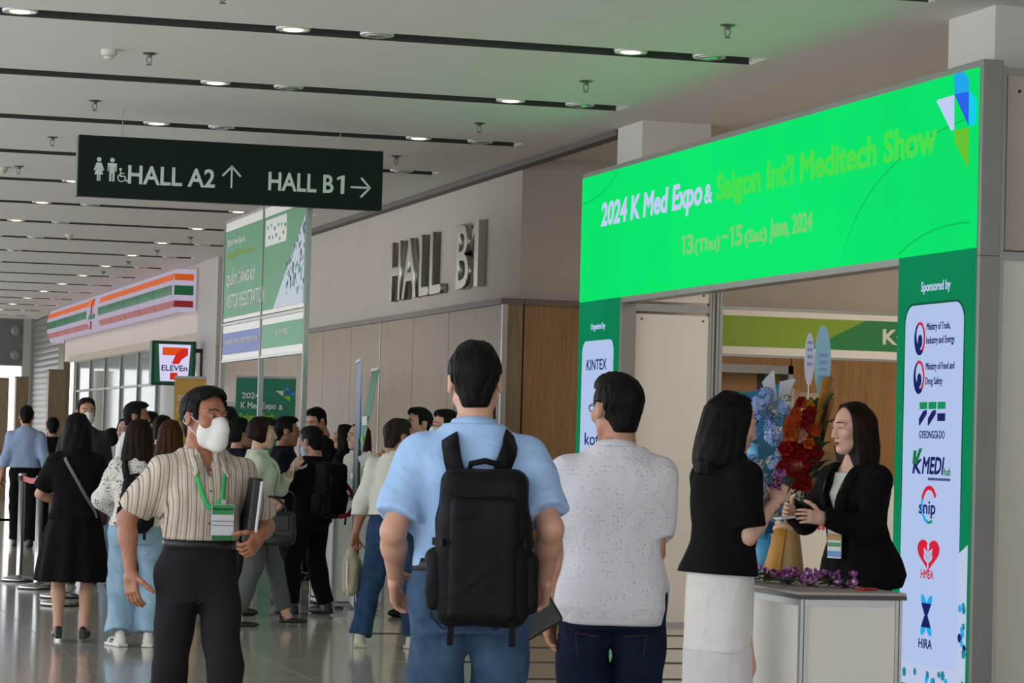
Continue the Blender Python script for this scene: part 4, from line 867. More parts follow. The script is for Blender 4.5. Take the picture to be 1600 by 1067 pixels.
M_mask = mat('mask_white', '#dedcd8', .8, bump=.08, bscale=300); M_maskb = mat('mask_blue', '#a9c3d8', .8); M_sole = mat('sole_white', '#d6d3cc', .6); M_gls = mat('glasses_frame', '#15120f', .3)
def spots(name, base, dot, scale, size, big=False):
    """small printed motif on a plain cloth"""
    m = cloth(name, base); nt = m.node_tree; N = nt.nodes; L = nt.links; b = N['Principled BSDF']; tc = N.new('ShaderNodeTexCoord'); vo = N.new('ShaderNodeTexVoronoi'); vo.inputs['Scale'].default_value = scale; vo.inputs['Randomness'].default_value = .45 if not big else 1.
    if big:
        nz = N.new('ShaderNodeTexNoise'); nz.inputs['Scale'].default_value = scale*2; mp = N.new('ShaderNodeMixRGB'); mp.inputs[0].default_value = .35; L.new(tc.outputs['Object'], nz.inputs[0]); L.new(tc.outputs['Object'], mp.inputs[1]); L.new(nz.outputs[1], mp.inputs[2]); L.new(mp.outputs[0], vo.inputs['Vector'])
    else: L.new(tc.outputs['Object'], vo.inputs['Vector'])
    lt = N.new('ShaderNodeMath'); lt.operation = 'LESS_THAN'; lt.inputs[1].default_value = size; L.new(vo.outputs['Distance'], lt.inputs[0]); mx = N.new('ShaderNodeMixRGB'); mx.inputs[1].default_value = (*lin(base), 1); mx.inputs[2].default_value = (*lin(dot), 1)
    L.new(lt.outputs[0], mx.inputs[0]); L.new(mx.outputs[0], b.inputs['Base Color']); return m
C_dots = spots('dotted_white', '#d0cfd6', '#a9abb8', 62, .2); C_print = spots('printed_white', '#d8d3cd', '#1a1718', 15, .3, True)
C_strp = stripes(cloth('striped', '#b5a898'), 0, .034, ['#b9ad9f', '#6d5f57', '#b9ad9f', '#c7bdb0', '#8d6f5c', '#c7bdb0'], [.28, .1, .14, .16, .08, .24])
def loafers(sk, t): shoes(sk, C_leather, t, 'leather')
def backpack(sk, tp, label, w, h, d, zc, xc=0., mats=None, fine=True, big=False):
    """rucksack on the back of the person tp, in that person's frame"""
    m = mats or C_pack; o = empty('backpack', tp.location, tp.rotation_euler.z, label, 'backpack'); y0 = float(onbody(sk, (zc-sk.P[2])/sk.u, 0, 1, .02)[1]); g = .009 if fine else .014
    R = rotx(-.05)
    blob('main_body', [rbox((xc, y0+d*.42, zc), (w*.47, d*.44, h*.5), .05, .03, R), rbox((xc, y0+d*.4, zc-h*.12), (w*.5, d*.4, h*.36), .05, .03, R)], g, m, o, disp=folds(.004, .12, 5))
    fp = blob('front_pocket', [rbox((xc, y0+d*.86, zc-h*.07), (w*.37, d*.12, h*.40), .03, .02, R)], g, m, o, disp=folds(.003, .15, 8))
    for s in (-1, 1):
        blob('side_pocket', [rbox((xc+s*w*.5, y0+d*.42, zc-h*.22), (w*.10, d*.3, h*.2), .03, .02, R)], g, m, o, disp=folds(.004, .08, 9+s))
        MB().ribbon([(xc+s*w*.50, y0+d*.1, zc+h*.02), (xc+s*w*.525, y0+d*.45, zc+h*.03), (xc+s*w*.42, y0+d*.9, zc+h*.03)], [(s, 0, 0), (s, .2, 0), (s*.5, 1, 0)], .024, .006).build('compression_strap', m, o, fix=True)
        a = s*.085+xc*.5; zt = (zc+h*.36-sk.P[2])/sk.u
        strap(sk, [(max(zt-.02, .25), a*.55+xc*.4, 1, .03), (min(zt+.06, .37), a*.85, 1, .04), (.42, a*1.05, 1, .048), (.452, a*1.1, 1, .02), (.476, a*1.12, 1, -.05), (.455, a*1.12, -1, .025), (.41, a*1.15, -1, .045), (.33, a*1.25, -1, .04), (.2, a*1.6, -1, .035), (.12, a*1.75, -1, .0)], m, o, .058 if big else .045, .012, 'shoulder_strap')
    MB().tube([(xc-.05, y0+.03, zc+h*.47), (xc-.045, y0+.04, zc+h*.53), (xc, y0+.045, zc+h*.55), (xc+.045, y0+.04, zc+h*.53), (xc+.05, y0+.03, zc+h*.47)], .010).build('carry_handle', m, o, True)
    MB().tube([(xc-w*.36, y0+d*.80, zc+h*.30), (xc-w*.28, y0+d*.84, zc+h*.38), (xc+w*.28, y0+d*.84, zc+h*.38), (xc+w*.36, y0+d*.80, zc+h*.30)], .004, 6).build('zip', M_dark, o, True)
    for s in (-1, 1): MB().ribbon([(xc+s*w*.3, y0+d*.75, zc-h*.42), (xc+s*w*.32, y0+d*.95, zc-h*.5), (xc+s*w*.33, y0+d*.9, zc-h*.62)], [(0, 1, 0)]*3, .02, .004).build('webbing_tail', m, o, fix=True)
    return o
def lanyard(sk, tp, label, m, zb, card, xs=.0, w=.018, colour=None, yoff=.044, size=(.085, .125)):
    o = empty('name_badge', tp.location, tp.rotation_euler.z, label, 'name badge'); wz = (zb+size[1]-sk.P[2])/sk.u
    for s in (-1, 1): strap(sk, [(.475, s*.05, 1, .03), (.488, s*.066, 1, -.02), (.475, s*.07, -1, .022), (.435, s*.068, -1, .045), (.36, s*.055, -1, yoff), (.26, s*.03+xs*.4, -1, yoff), (wz+.02, s*.004+xs, -1, yoff)], m, o, w, .003, 'lanyard')
    c = onbody(sk, (zb+size[1]*.5-sk.P[2])/sk.u, xs, -1, yoff+.012); W, Hh = size
    b = box('card', M_wht_card, o, c[0]-W/2, c[0]+W/2, c[1]-.004, c[1], zb, zb+Hh)
    for z0, z1, mm in card: box('print', mm, b, c[0]-W/2+.002, c[0]+W/2-.002, c[1]-.0052, c[1]-.004, zb+Hh*z0, zb+Hh*z1)
    box('clip', M_alu, o, c[0]-.01, c[0]+.01, c[1]-.006, c[1]+.002, zb+Hh, zb+Hh+.02); return o, c
M_wht_card = mat('badge_card', '#cfcfd4', .4); M_bgreen = mat('badge_green', '#2f8a4c', .45); M_bgreen2 = mat('badge_green_dark', '#1f6b3a', .45); M_lany = mat('lanyard_green', '#2fae5c', .5); M_txtg = mat('badge_grey', '#8d8f96', .5); M_txtw = mat('badge_white', '#d5ddd5', .5)
BADGE = [(.72, .99, M_bgreen), (.84, .90, M_bgreen2), (.0, .14, M_bgreen2), (.52, .55, M_txtg), (.40, .43, M_txtg)]
def glasses(sk, parent):
    b = MB()
    for s in (-1, 1):
        b.tube([(s*.033+.022*math.cos(a), -.104, .008+.017*math.sin(a)) for a in [2*PI*i/12 for i in range(13)]], .002, 6); b.tube([(s*.055, -.102, .012), (s*.078, -.06, .014), (s*.082, .015, .012)], .002, 6)
    b.tube([(-.011, -.106, .012), (.011, -.106, .012)], .002, 6); return headspace(sk, b.build('glasses', M_gls, parent, True))
# --- man with the black backpack (nearest, seen from behind)
t = person('man in a pale blue short-sleeved shirt and jeans wearing a big black backpack', 2.375, 8.9, math.radians(166))
sk = skeleton(1.72, lean=.03, wid=1.08, sw=1.04, L=dict(wrist=(.245, -.10, .945), hint=(.25, 1, 0), thumb=(-.2, -1, 0)), R=dict(wrist=(-.245, -.04, .955), hint=(-.25, 1, 0), pose='hold', thumb=(.3, -1, 0)), head=(0, .02, .03))
skin(sk, SK2, t); hair(sk, H_blk, t, 'short'); face(sk, t, H_blk)
shirt(sk, C_blue, t, off=.022, hem=.045, sr=(.074, .078), seed=11, fold=.006, flare=-.004); collar(sk, C_blue, t)
trousers(sk, C_jean, t, 'jeans', r=(.105, .085, .08), waist=.07); band(sk, .035, .075, mat('belt_black', '#17161a', .5), t, off=.022); shoes(sk, C_leather, t, 'leather')
for s in (-1, 1):
    p = [onbody(sk, w, s*x, 1, .024) for w, x in ((-.02, .04), (-.02, .13), (-.11, .125), (-.15, .085), (-.11, .04))]; MB().tube([tuple(q) for q in p+[p[0]]], .0035, 6).build('pocket_seam', cloth('denim_seam', '#263a54'), t, True)
backpack(sk, t, 'big black backpack on the back of the man in the pale blue shirt', .30, .50, .20, 1.065, -.035, big=True)
d = sk.arm['R']; o = empty('tablet_case', t.location, t.rotation_euler.z, 'black tablet case held low in the right hand of the backpack man', 'tablet case'); c = d['w']+d['dir']*.10+V(.02, .0, -.03)
blob('case', [rbox((c[0]-.0, c[1]-.01, c[2]-.02), (.08, .011, .06), .008, R=roty(.55)@rotz(.3))], .006, C_leather, o)
# --- man in the white dotted shirt
t = person('man in a white dotted short-sleeved shirt and dark jeans seen from behind', 3.08, 9.57, math.radians(162))
sk = skeleton(1.65, lean=.02, wid=1.08, sw=1.0, belly=.02, L=dict(wrist=(.215, -.03, .775), hint=(.2, .9, 0), thumb=(-.4, -1, 0)), R=dict(wrist=(-.15, -.22, 1.0), hint=(.05, .9, -.3)), head=(math.radians(28), .03, 0))
skin(sk, SK3, t); hair(sk, H_blk, t, 'short'); face(sk, t, H_blk); glasses(sk, t)
shirt(sk, C_dots, t, off=.028, hem=-.145, sr=(.074, .078), seed=21, fold=.006, flare=.006, wl=.17); collar(sk, C_dots, t)
trousers(sk, C_djean, t, 'jeans', r=(.108, .088, .078)); shoes(sk, C_leather, t, 'leather')
d = sk.arm['L']; o = MB().tube([tuple(d['w']+V(.03*math.cos(a), .03*math.sin(a), .012+.006*math.sin(a))) for a in [2*PI*i/14 for i in range(15)]], .006, 6).build('bracelet', M_black, t, True)
for s in (-1, 1):
    p = [onbody(sk, w, s*x, 1, .025) for w, x in ((-.185, .045), (-.175, .13), (-.25, .12))]; MB().tube([tuple(q) for q in p], .003, 6).build('pocket_seam', cloth('dark_seam', '#3a2f2a'), t, True)
# --- man in the striped shirt walking towards us
t = person('masked man in a striped short-sleeved shirt and black trousers walking towards the camera', 1.89, 11.4, math.radians(8))
sk = skeleton(1.585, lean=.02, wid=.95, sw=1.06, R=dict(wrist=(-.265, .06, .83), hint=(-.5, .7, 0), thumb=(.5, -1, 0)), L=dict(wrist=(.20, -.17, .995), hint=(.5, .9, 0), pose='hold', thumb=(-.3, -.2, 1), hdir=(-.55, -.45, -.55)), feet=((.10, -.12, 0), (-.09, .16, 0)), head=(math.radians(24), .02, 0))
skin(sk, SK1, t); hair(sk, H_blk, t, 'short'); face(sk, t, H_blk); mask(sk, M_mask, t)
shirt(sk, C_strp, t, off=.028, hem=.115, sr=(.072, .078), seed=31, fold=.007, vneck=(.385, .32)); collar(sk, C_strp, t, gap=.5, tilt=.35)
trousers(sk, C_chr, t, r=(.097, .080, .075), waist=.13, seed=33, fold=.007); band(sk, .075, .116, C_leather, t, off=.019); loafers(sk, t)
for w in (.40, .33, .26, .19): p = onbody(sk, w, 0, -1, .03); MB().lathe([(.006, 0), (.006, .003), (0, .003)], n=8).build('button', mat('button', '#6b5b50', .4), t, loc=tuple(p), rot=(PI/2, 0, 0))
for s in (-1, 1): strap(sk, [(.492, s*.068, -1, -.03), (.488, s*.07, -1, .008), (.462, s*.066, -1, .036), (.425, s*.062, -1, .050), (.392, s*.078, -1, .047)], C_strp, t, .055, .006, 'collar_point', .75)
lanyard(sk, t, 'green lanyard with a white and green name badge on the striped-shirt man', M_lany, .975, BADGE, .05, .02, size=(.095, .145))
o = empty('document_folder', t.location, t.rotation_euler.z, 'black document folder with papers under the arm of the striped-shirt man', 'folder')
Rf = roty(.10)@rotz(-.12); c = V(.185, -.10, 1.11); blob('cover', [rbox(c, (.022, .09, .12), .01, R=Rf)], .006, C_leather, o); blob('paper', [rbox(c+V(.012, -.02, -.004), (.006, .08, .112), .003, R=Rf)], .005, M_wht_card, o)
# --- woman with the white skirt
t = person('dark-haired woman in a black blouse and long white skirt at the counter', 4.19, 11.5, math.radians(104))
sk = skeleton(1.635, fem=True, lean=.05, wid=1.06, R=dict(wrist=(-.13, -.20, 1.185), hint=(-.1, .6, -1), pose='hold', hdir=(.3, -.5, .8), thumb=(.6, .4, .6)), L=dict(wrist=(-.0, -.24, 1.17), hint=(.5, .1, -1), pose='hold', hdir=(-.3, -.4, .8), thumb=(-.6, .4, .6)), head=(math.radians(-8), .28, 0), hs=1.06)
skin(sk, SK4, t, thin=.75); hair(sk, H_blk, t, 'wavy'); face(sk, t, H_blk, lips=mat('lips_red', '#8f3a38', .4))
shirt(sk, C_blk, t, 'blouse', off=.028, hem=-.04, sr=(.078, .082), seed=41, fold=.006, flare=.012); collar(sk, C_blk, t, gap=.6)
skirt(sk, cloth('skirt_white', '#e0dddb'), t, [(.52, .19, .135, .0), (.75, .19, .135, .0), (.86, .185, .135, 0), (.94, .15, .11, 0)], seed=42, fold=.005)
skirt(sk, cloth('skirt_lining', '#d2cfd0'), t, [(.10, .19, .14, .0), (.3, .185, .132, .0), (.56, .182, .128, 0)], 'skirt_lining', seed=43)
shoes(sk, C_leather, t, 'flat')
o = empty('phone', t.location, t.rotation_euler.z, 'black phone in the hands of the woman with the white skirt', 'phone'); c = (sk.arm['R']['w']+sk.arm['L']['w'])/2+V(-.0, -.05, .045); blob('case', [rbox(c, (.04, .008, .075), .006, R=rotx(.6)@rotz(.2))], .005, M_black, o); blob('screen', [rbox(c+V(0, .006, .002), (.035, .004, .068), .002, R=rotx(.6)@rotz(.2))], .004, mat('phone_glass', '#202226', .1), o)
# --- woman in the black blazer
t = person('woman in a black blazer and mustard skirt behind the white counter', 5.2, 12.35, math.radians(-68))
sk = skeleton(1.628, fem=True, lean=.10, wid=1.03, R=dict(wrist=(-.08, -.37, 1.115), hint=(-.7, .5, -1), pose='relax', hdir=(.35, -.9, .12), thumb=(.2, 0, 1)), L=dict(wrist=(.09, -.33, 1.09), hint=(.8, .5, -1), pose='relax', hdir=(-.2, -.9, .1), thumb=(-.2, 0, 1)), head=(math.radians(-10), .12, 0))
skin(sk, SK4, t, thin=.62); hair(sk, H_brn, t, 'wavy'); face(sk, t, H_brn, lips=mat('lips_red', '#8f3a38', .4))
shirt(sk, C_cream, t, 'top', off=.012, hem=-.02, sleeve=(None, None), seed=51, fold=.002, top=.44)
shirt(sk, C_blk, t, 'blazer', off=.030, hem=-.14, sleeve=('l', 'l'), sr=(.070, .066), seed=52, fold=.006, flare=.024, top=.485, vneck=(.16, .24))
for s in (-1, 1): strap(sk, [(.46, s*.085, 1, .0), (.45, s*.085, -1, .03), (.39, s*.078, -1, .043), (.3, s*.058, -1, .045), (.18, s*.022, -1, .046)], C_blk, t, .05, .006, 'lapel')
skirt(sk, C_must, t, [(.10, .22, .18, .0), (.45, .20, .165, .0), (.70, .185, .145, .0), (.80, .165, .128, 0), (.95, .14, .11, 0)], seed=53, pleat=.006, npl=9); shoes(sk, C_leather, t, 'flat')
lanyard(sk, t, 'printed name badge hanging from the woman in the black blazer', M_black, .90, [(.62, .85, mat('badge_ochre', '#b08d3a', .5)), (.40, .55, M_bgreen), (.05, .25, mat('badge_blue', '#5b8fc4', .5))], .0, .01, yoff=.05, size=(.09, .135))
d = sk.arm['L']; o = empty('wristwatch', t.location, t.rotation_euler.z, 'dark smart watch on the wrist of the woman in the black blazer', 'watch'); c = d['w']-d['dir']*.02; blob('case', [rbox(c+V(.02, 0, .022), (.018, .018, .008), .006)], .004, M_black, o); MB().tube([tuple(c+V(.036*math.cos(a), 0, .03*math.sin(a))) for a in [2*PI*i/12 for i in range(13)]], .008, 6).build('band', M_black, o, True)
# --- woman in the black dress, seen from behind
t = person('woman in a black dress and black heeled sandals seen from behind', 2.28, 18.83, math.radians(172))
sk = skeleton(1.515, fem=True, wid=1.08, L=dict(wrist=(.08, -.2, .92), hint=(1, .5, -.3)), R=dict(wrist=(-.08, -.2, .93), hint=(-1, .5, -.3)), feet=((.085, .0, .15, .02), (-.085, .0, -.15, .02)), head=(0, .05, 0))
skin(sk, SK2, t, fine=False, thin=.8); hair(sk, H_blk, t, 'bob')
shirt(sk, C_blk, t, 'dress_top', off=.024, hem=-.02, sr=(.072, .078), seed=61, h=.011)
skirt(sk, C_blk, t, [(.40, .245, .20, 0), (.55, .225, .18, 0), (.75, .19, .15, 0), (.90, .145, .11, 0), (.97, .135, .10, 0)], 'dress_skirt', seed=62, pleat=.014, npl=8); shoes(sk, C_leather, t, 'heel', 'sandal')
o = empty('crossbody_bag', t.location, t.rotation_euler.z, 'grey strap of a bag worn across the back of the woman in the black dress', 'bag'); M_strap = mat('strap_grey', '#6d655f', .6)
strap(sk, [(.43, .06, -1, .03), (.455, .075, 1, -.02), (.42, .07, 1, .035), (.30, .0, 1, .035), (.16, -.08, 1, .035), (.05, -.15, 1, .03), (.0, -.165, 1, .03)], M_strap, o, .022, .005, 'strap'); blob('pouch', [rbox((-.17, -.10, .84), (.05, .09, .07), .03)], .01, mat('bag_leather_red', '#4a1d20', .5), o)
# --- girl with the printed blouse
t = person('long-haired woman in a black-and-white printed blouse and pale jeans with a small backpack', 2.64, 18.42, math.radians(168))
sk = skeleton(1.485, fem=True, wid=1.08, L=dict(wrist=(.12, -.2, .85), hint=(1, .4, -.3)), R=dict(wrist=(-.12, -.2, .85), hint=(-1, .4, -.3)), feet=((.09, .02, .5), (-.10, -.0, -.1)), head=(math.radians(-6), .05, 0))
skin(sk, SK2, t, fine=False); hair(sk, H_brn, t, 'long'); shirt(sk, C_print, t, 'blouse', off=.03, hem=-.03, sleeve=('l', 'l'), sr=(.082, .085), seed=71, h=.011, fold=.007)
trousers(sk, C_ljean, t, 'jeans', r=(.105, .100, .105), end=.96, h=.011, seed=72, fold=.008); shoes(sk, mat('sneaker_white', '#d8d5d0', .5), t, 'sneaker', 'sneaker')
for q in ('L', 'R'):
    an = sk.leg[q][2]; Rz = rotz(sk.leg[q][3])
    for k in range(3):
        for sx in (-1, 1): MB().ribbon([tuple(V(an[0], an[1], 0)+Rz@V(sx*.0415, -.045-.024*k, .028)*.8), tuple(V(an[0], an[1], 0)+Rz@V(sx*.039, -.03-.024*k, .062)*.8)], [tuple(Rz@V(sx, 0, .3))]*2, .010, .004).build('shoe_stripe', M_black, t, fix=True)
backpack(sk, t, 'small black backpack on the woman in the printed blouse', .20, .36, .12, .93, 0., fine=False)
# --- woman in the white jacket
t = person('short-haired woman in a white jacket and grey trousers carrying a black handbag', 3.82, 20.48, math.radians(78))
sk = skeleton(1.535, fem=True, wid=1.04, R=dict(wrist=(-.19, -.12, .93), hint=(-.4, 1, -.4), pose='hold', hdir=(.1, -.6, -.6)), L=dict(wrist=(.05, -.26, 1.17), hint=(.6, .3, -1), pose='hold', hdir=(-.2, -.5, .7)), feet=((.09, -.24, 0), (-.09, .12, 0)), head=(math.radians(4), .08, 0))
skin(sk, SK4, t, fine=True); hair(sk, H_brn, t, 'shortw'); face(sk, t, H_brn, lips=mat('lips_red', '#8f3a38', .4)); shirt(sk, C_blk, t, 'top', off=.012, hem=.0, sleeve=(None, None), seed=80, fold=.002, top=.43, h=.011); shirt(sk, cloth('jacket_white', '#c9cdbf'), t, 'jacket', off=.034, hem=-.10, sleeve=('3', '3'), sr=(.074, .072), seed=81, h=.011, flare=.014, vneck=(.2, .2))
for s in (-1, 1): strap(sk, [(.46, s*.05, 1, .02), (.462, s*.06, 1, -.03), (.42, s*.05, -1, .04), (.3, s*.03, -1, .045), (.18, s*.015, -1, .045)], cloth('jacket_white', '#c9cdbf'), t, .05, .006, 'lapel')
trousers(sk, C_gry, t, r=(.098, .080, .062), end=.93, h=.011, seed=82); shoes(sk, C_leather, t, 'flat')
o = empty('handbag', t.location, t.rotation_euler.z, 'black leather handbag hanging from the arm of the woman in the white jacket', 'handbag'); c = sk.arm['R']['w']+V(-.02, .02, -.20); blob('bag_body', [rbox(c, (.06, .185, .12), .03), rbox(c+V(0, 0, -.03), (.065, .195, .09), .03)], .011, C_leather, o, disp=folds(.004, .12, 4)); MB().tube([tuple(c+V(0, .12*math.cos(a), .10+.13*math.sin(a))) for a in [PI*i/12 for i in range(13)]], .009).build('handle', C_leather, o, True); blob('flap', [rbox(c+V(-.06, 0, .04), (.012, .15, .06), .01)], .008, C_leather, o)
# --- person with black T-shirt, backpack and phone
t = person('person in a black T-shirt and blue mask holding a phone, black backpack on', 4.53, 21.9, math.radians(-142))
sk = skeleton(1.48, wid=.98, L=dict(wrist=(.12, -.30, 1.02), hint=(.9, .4, -1), pose='hold', hdir=(-.3, -.6, .6), thumb=(-.5, .2, .8)), R=dict(wrist=(-.06, -.3, .98), hint=(-.9, .4, -1), pose='hold'), feet=((.16, -.05, 0), (-.13, .06, 0)), head=(math.radians(-10), .2, 0))
skin(sk, SK3, t, fine=True); hair(sk, H_blk, t, 'short'); face(sk, t, H_blk); mask(sk, M_maskb, t); shirt(sk, C_blk, t, 'T_shirt'.lower(), off=.03, hem=-.10, sr=(.078, .084), seed=91, h=.011); trousers(sk, C_blk, t, r=(.104, .088, .080), h=.011); shoes(sk, C_leather, t, 'leather')
backpack(sk, t, 'black backpack with a red strap on the person looking at a phone', .30, .44, .17, .99, 0., fine=False)
o = empty('red_strap', t.location, t.rotation_euler.z, 'bright red strap hanging from the black backpack of the phone user', 'strap'); MB().ribbon([(-.16, .20, 1.05), (-.18, .26, .96), (-.14, .32, .86), (-.04, .34, .80), (.06, .33, .78)], [(0, 1, .2)]*5, [.03, .05, .05, .04, .03], .006).build('webbing', mat('strap_red', '#a31420', .5), o, fix=True)
o = empty('smartphone', t.location, t.rotation_euler.z, 'dark smartphone held up by the person in the black T-shirt', 'phone'); c = sk.arm['L']['w']+V(-.03, -.08, .07); blob('case', [rbox(c, (.038, .007, .07), .005, R=rotx(.7))], .005, M_black, o); blob('screen', [rbox(c+V(0, .005, .004), (.034, .004, .064), .002, R=rotx(.7))], .004, mat('phone_glass', '#202226', .1), o)
# --- man in the white long-sleeved shirt with the bag
t = person('man in a white long-sleeved shirt, brown belt and blue jeans seen from behind', 4.36, 18.4, math.radians(150))
sk = skeleton(1.535, lean=.10, wid=.98, L=dict(wrist=(.27, -.02, .74), hint=(.4, .9, 0), pose='hold', thumb=(-.2, -1, 0)), R=dict(wrist=(-.24, -.05, .80), hint=(-.4, .9, 0)), feet=((.20, .02, .3), (-.14, -.10, -.2)), head=(math.radians(-30), .12, 0))
skin(sk, SK1, t, fine=True); hair(sk, H_gry, t, 'short'); face(sk, t, H_gry); mask(sk, M_mask, t); shirt(sk, C_cream, t, off=.034, hem=.05, sleeve=('l', 'l'), sr=(.078, .080), seed=101, fold=.009, wl=.12); collar(sk, C_cream, t)
trousers(sk, cloth('denim_mid', '#2e4868', col2='#213651', vscale=9), t, 'jeans', r=(.102, .086, .082), waist=.095, seed=102, fold=.007); band(sk, .045, .085, mat('belt_brown', '#6b4326', .5), t, off=.022); shoes(sk, mat('sneaker_cream', '#b8b29f', .6), t, 'sneaker', 'sneaker')
o = empty('tote_bag', t.location, t.rotation_euler.z, 'beige cloth bag hanging from the hand of the man in the white long-sleeved shirt', 'bag'); c = sk.arm['L']['w']+V(.02, -.0, -.25)
blob('bag_body', [rbox(c+V(0, 0, -.03), (.05, .09, .13), .05, .04), rbox(c+V(0, 0, .08), (.03, .055, .08), .03, .06)], .009, cloth('bag_beige', '#a8a08a'), o, disp=folds(.006, .07, 12, (1, 1, .4))); MB().tube([tuple(c+V(0, .03, .13)), tuple(c+V(0, .01, .19)), tuple(c+V(0, -.01, .19)), tuple(c+V(0, -.03, .13))], .008).build('handle', cloth('bag_beige', '#a8a08a'), o, True); MB().tube([tuple(c+V(.0, .095, .08)), tuple(c+V(.0, .10, -.05)), tuple(c+V(.0, .07, -.155)), tuple(c+V(.0, -.07, -.155))], .006, 6).build('piping', C_wht, o, True)
# --- people further back
def crowd(label, x, y, H, rz, fem=False, hs='short', hm=None, top=None, bot=None, slv=('l', 'l'), skm=None, mk=None, head=(0, .05, 0), L=None, R=None, gl=False, shoe='leather', off=.026, coll=False, hem=-.06, feet=((.10, 0, 0), (-.10, 0, 0)), lips=False):
    t = person(label, x, y, math.radians(rz)); sk = skeleton(H, fem=fem, L=L, R=R, head=(math.radians(head[0]), head[1], head[2]), feet=feet); skin(sk, skm or SK3, t, fine=False, h=.014); hair(sk, hm or H_blk, t, hs); face(sk, t, hm or H_blk, lips=mat('lips_red', '#8f3a38', .4) if lips else None)
    shirt(sk, top or C_blk, t, off=off, hem=hem, sleeve=slv, sr=(.074, .072), seed=int(abs(x*37+y*11)), h=.013)
    if coll: collar(sk, top or C_blk, t)
    trousers(sk, bot or C_blk, t, r=(.10, .084, .076), h=.013); shoes(sk, C_leather, t, shoe)
    if mk: mask(sk, mk, t)
    if gl: glasses(sk, t)
    return t, sk
crowd('man in a pale blue long-sleeved shirt and black trousers walking away down the hall', 3.49, 33.84, 1.68, 172, top=C_pblue, coll=True, hem=.03, feet=((.09, -.15, 0), (-.09, .15, 0)), skm=SK3, L=dict(wrist=(.27, -.05, .84)), R=dict(wrist=(-.27, .05, .86)))
crowd('masked man in a dark grey shirt facing the camera behind the black dress', 3.22, 26.0, 1.70, 5, top=C_dgry, mk=M_mask, skm=SK2, coll=True)
crowd('person in a black jacket with white collar half hidden by the black dress', 4.05, 36.0, 1.56, 175, coll=False)
crowd('man with swept-up black hair looking right behind the printed blouse', 3.42, 24.2, 1.66, 60, top=C_wht, skm=SK1, head=(15, .05, 0))
crowd('woman in a white top with tied hair left of the swept-up hair man', 3.62, 26.2, 1.525, -20, True, 'bun', H_blk, C_wht, C_ljean, skm=SK4)
crowd('person in a cobalt blue top just right of the masked man in grey', 3.867, 29.0, 1.436, 150, True, 'bob', H_blk, C_cobalt, C_ljean)
crowd('black-haired person in dark clothes just behind the auburn-haired woman, taller one', 3.67, 25.2, 1.585, 120, top=C_blk)
crowd('black-haired person in dark clothes just behind the auburn-haired woman, shorter one', 3.42, 22.6, 1.545, 140, hs='crop', top=C_navy)
crowd('woman with long straight auburn hair and a leafy green print top', 3.18, 20.6, 1.495, 165, True, 'longer', H_red, C_green, C_blk)
crowd('dark-haired person hidden behind the head of the striped-shirt man', 4.18, 24.6, 1.70, 110, top=C_blk)
crowd('man in black with short hair between the green roll-up banner and striped-shirt man', 4.0, 22.9, 1.635, 150, hs='crop', top=C_chr)
crowd('woman in navy facing right between the striped-shirt man and the white jacket', 3.88, 21.7, 1.535, 100, True, 'bun', H_blk, C_navy, skm=SK3, L=dict(wrist=(.1, -.25, 1.0)))
crowd('man with glasses in a navy suit facing right behind the white jacket', 4.55, 23.25, 1.562, 85, top=C_navy, bot=C_navy, gl=True, skm=SK1, R=dict(wrist=(-.1, -.3, 1.0), hint=(-.5, .6, -1), pose='hold'))
crowd('tall man in black looking down behind the phone user', 5.62, 27.0, 1.685, -60, top=C_blk, skm=SK2, head=(0, .45, 0))
crowd('dark-haired person in black behind the edge-on purple banner', 5.68, 26.0, 1.525, -120, True, 'bob', H_blk, C_blk)
crowd('brown-haired woman in a pale top facing left by the edge-on purple banner', 5.59, 25.0, 1.53, -70, True, 'long', H_red, C_cream, C_blk, skm=SK4)
tt, kk = crowd('masked man in black reaching out a badge to the left', 5.22, 20.3, 1.625, -85, top=C_blk, bot=C_blk, mk=M_mask, skm=SK2, gl=True, R=dict(wrist=(-.10, -.44, 1.27), hint=(-.3, .2, -1), pose='hold', hdir=(0, -1, 0), thumb=(.5, 0, 1)))
crowd('man with glasses pushed up into his black hair behind the badge holder', 5.33, 21.6, 1.65, -75, top=C_blk, skm=SK2, gl=False)
o = empty('badge_card', tt.location, tt.rotation_euler.z, 'white and green badge card held out towards the purple banner', 'badge card'); c = kk.arm['R']['w']+V(0, -.15, -.05); Rb = rotx(.5)
blob('card', [rbox(c, (.004, .055, .08), .002, R=Rb)], .004, M_wht_card, o); blob('print', [rbox(c+Rb@V(0, 0, -.02), (.0055, .05, .022), .001, R=Rb)], .003, M_bgreen, o)
o = empty('badge_card', (3.82, 20.48, 0), math.radians(78), 'white and green badge card held at the chest by the woman in white', 'badge card'); blob('card', [rbox((-.02, -.26, 1.16), (.06, .004, .045), .002, R=roty(.5))], .004, M_wht_card, o); blob('print', [rbox((-.02, -.264, 1.16), (.055, .004, .012), .001, R=roty(.5))], .003, M_bgreen, o)
o = empty('white_card', (5.2, 12.35, 0), math.radians(-68), 'small white card in the hand of the woman in the black blazer', 'card'); blob('card', [rbox((.01, -.50, 1.09), (.03, .045, .003), .002, R=rotx(.1)), rbox((.01, -.50, 1.087), (.028, .043, .002), .001, R=rotx(.1))], .004, M_wht_card, o)
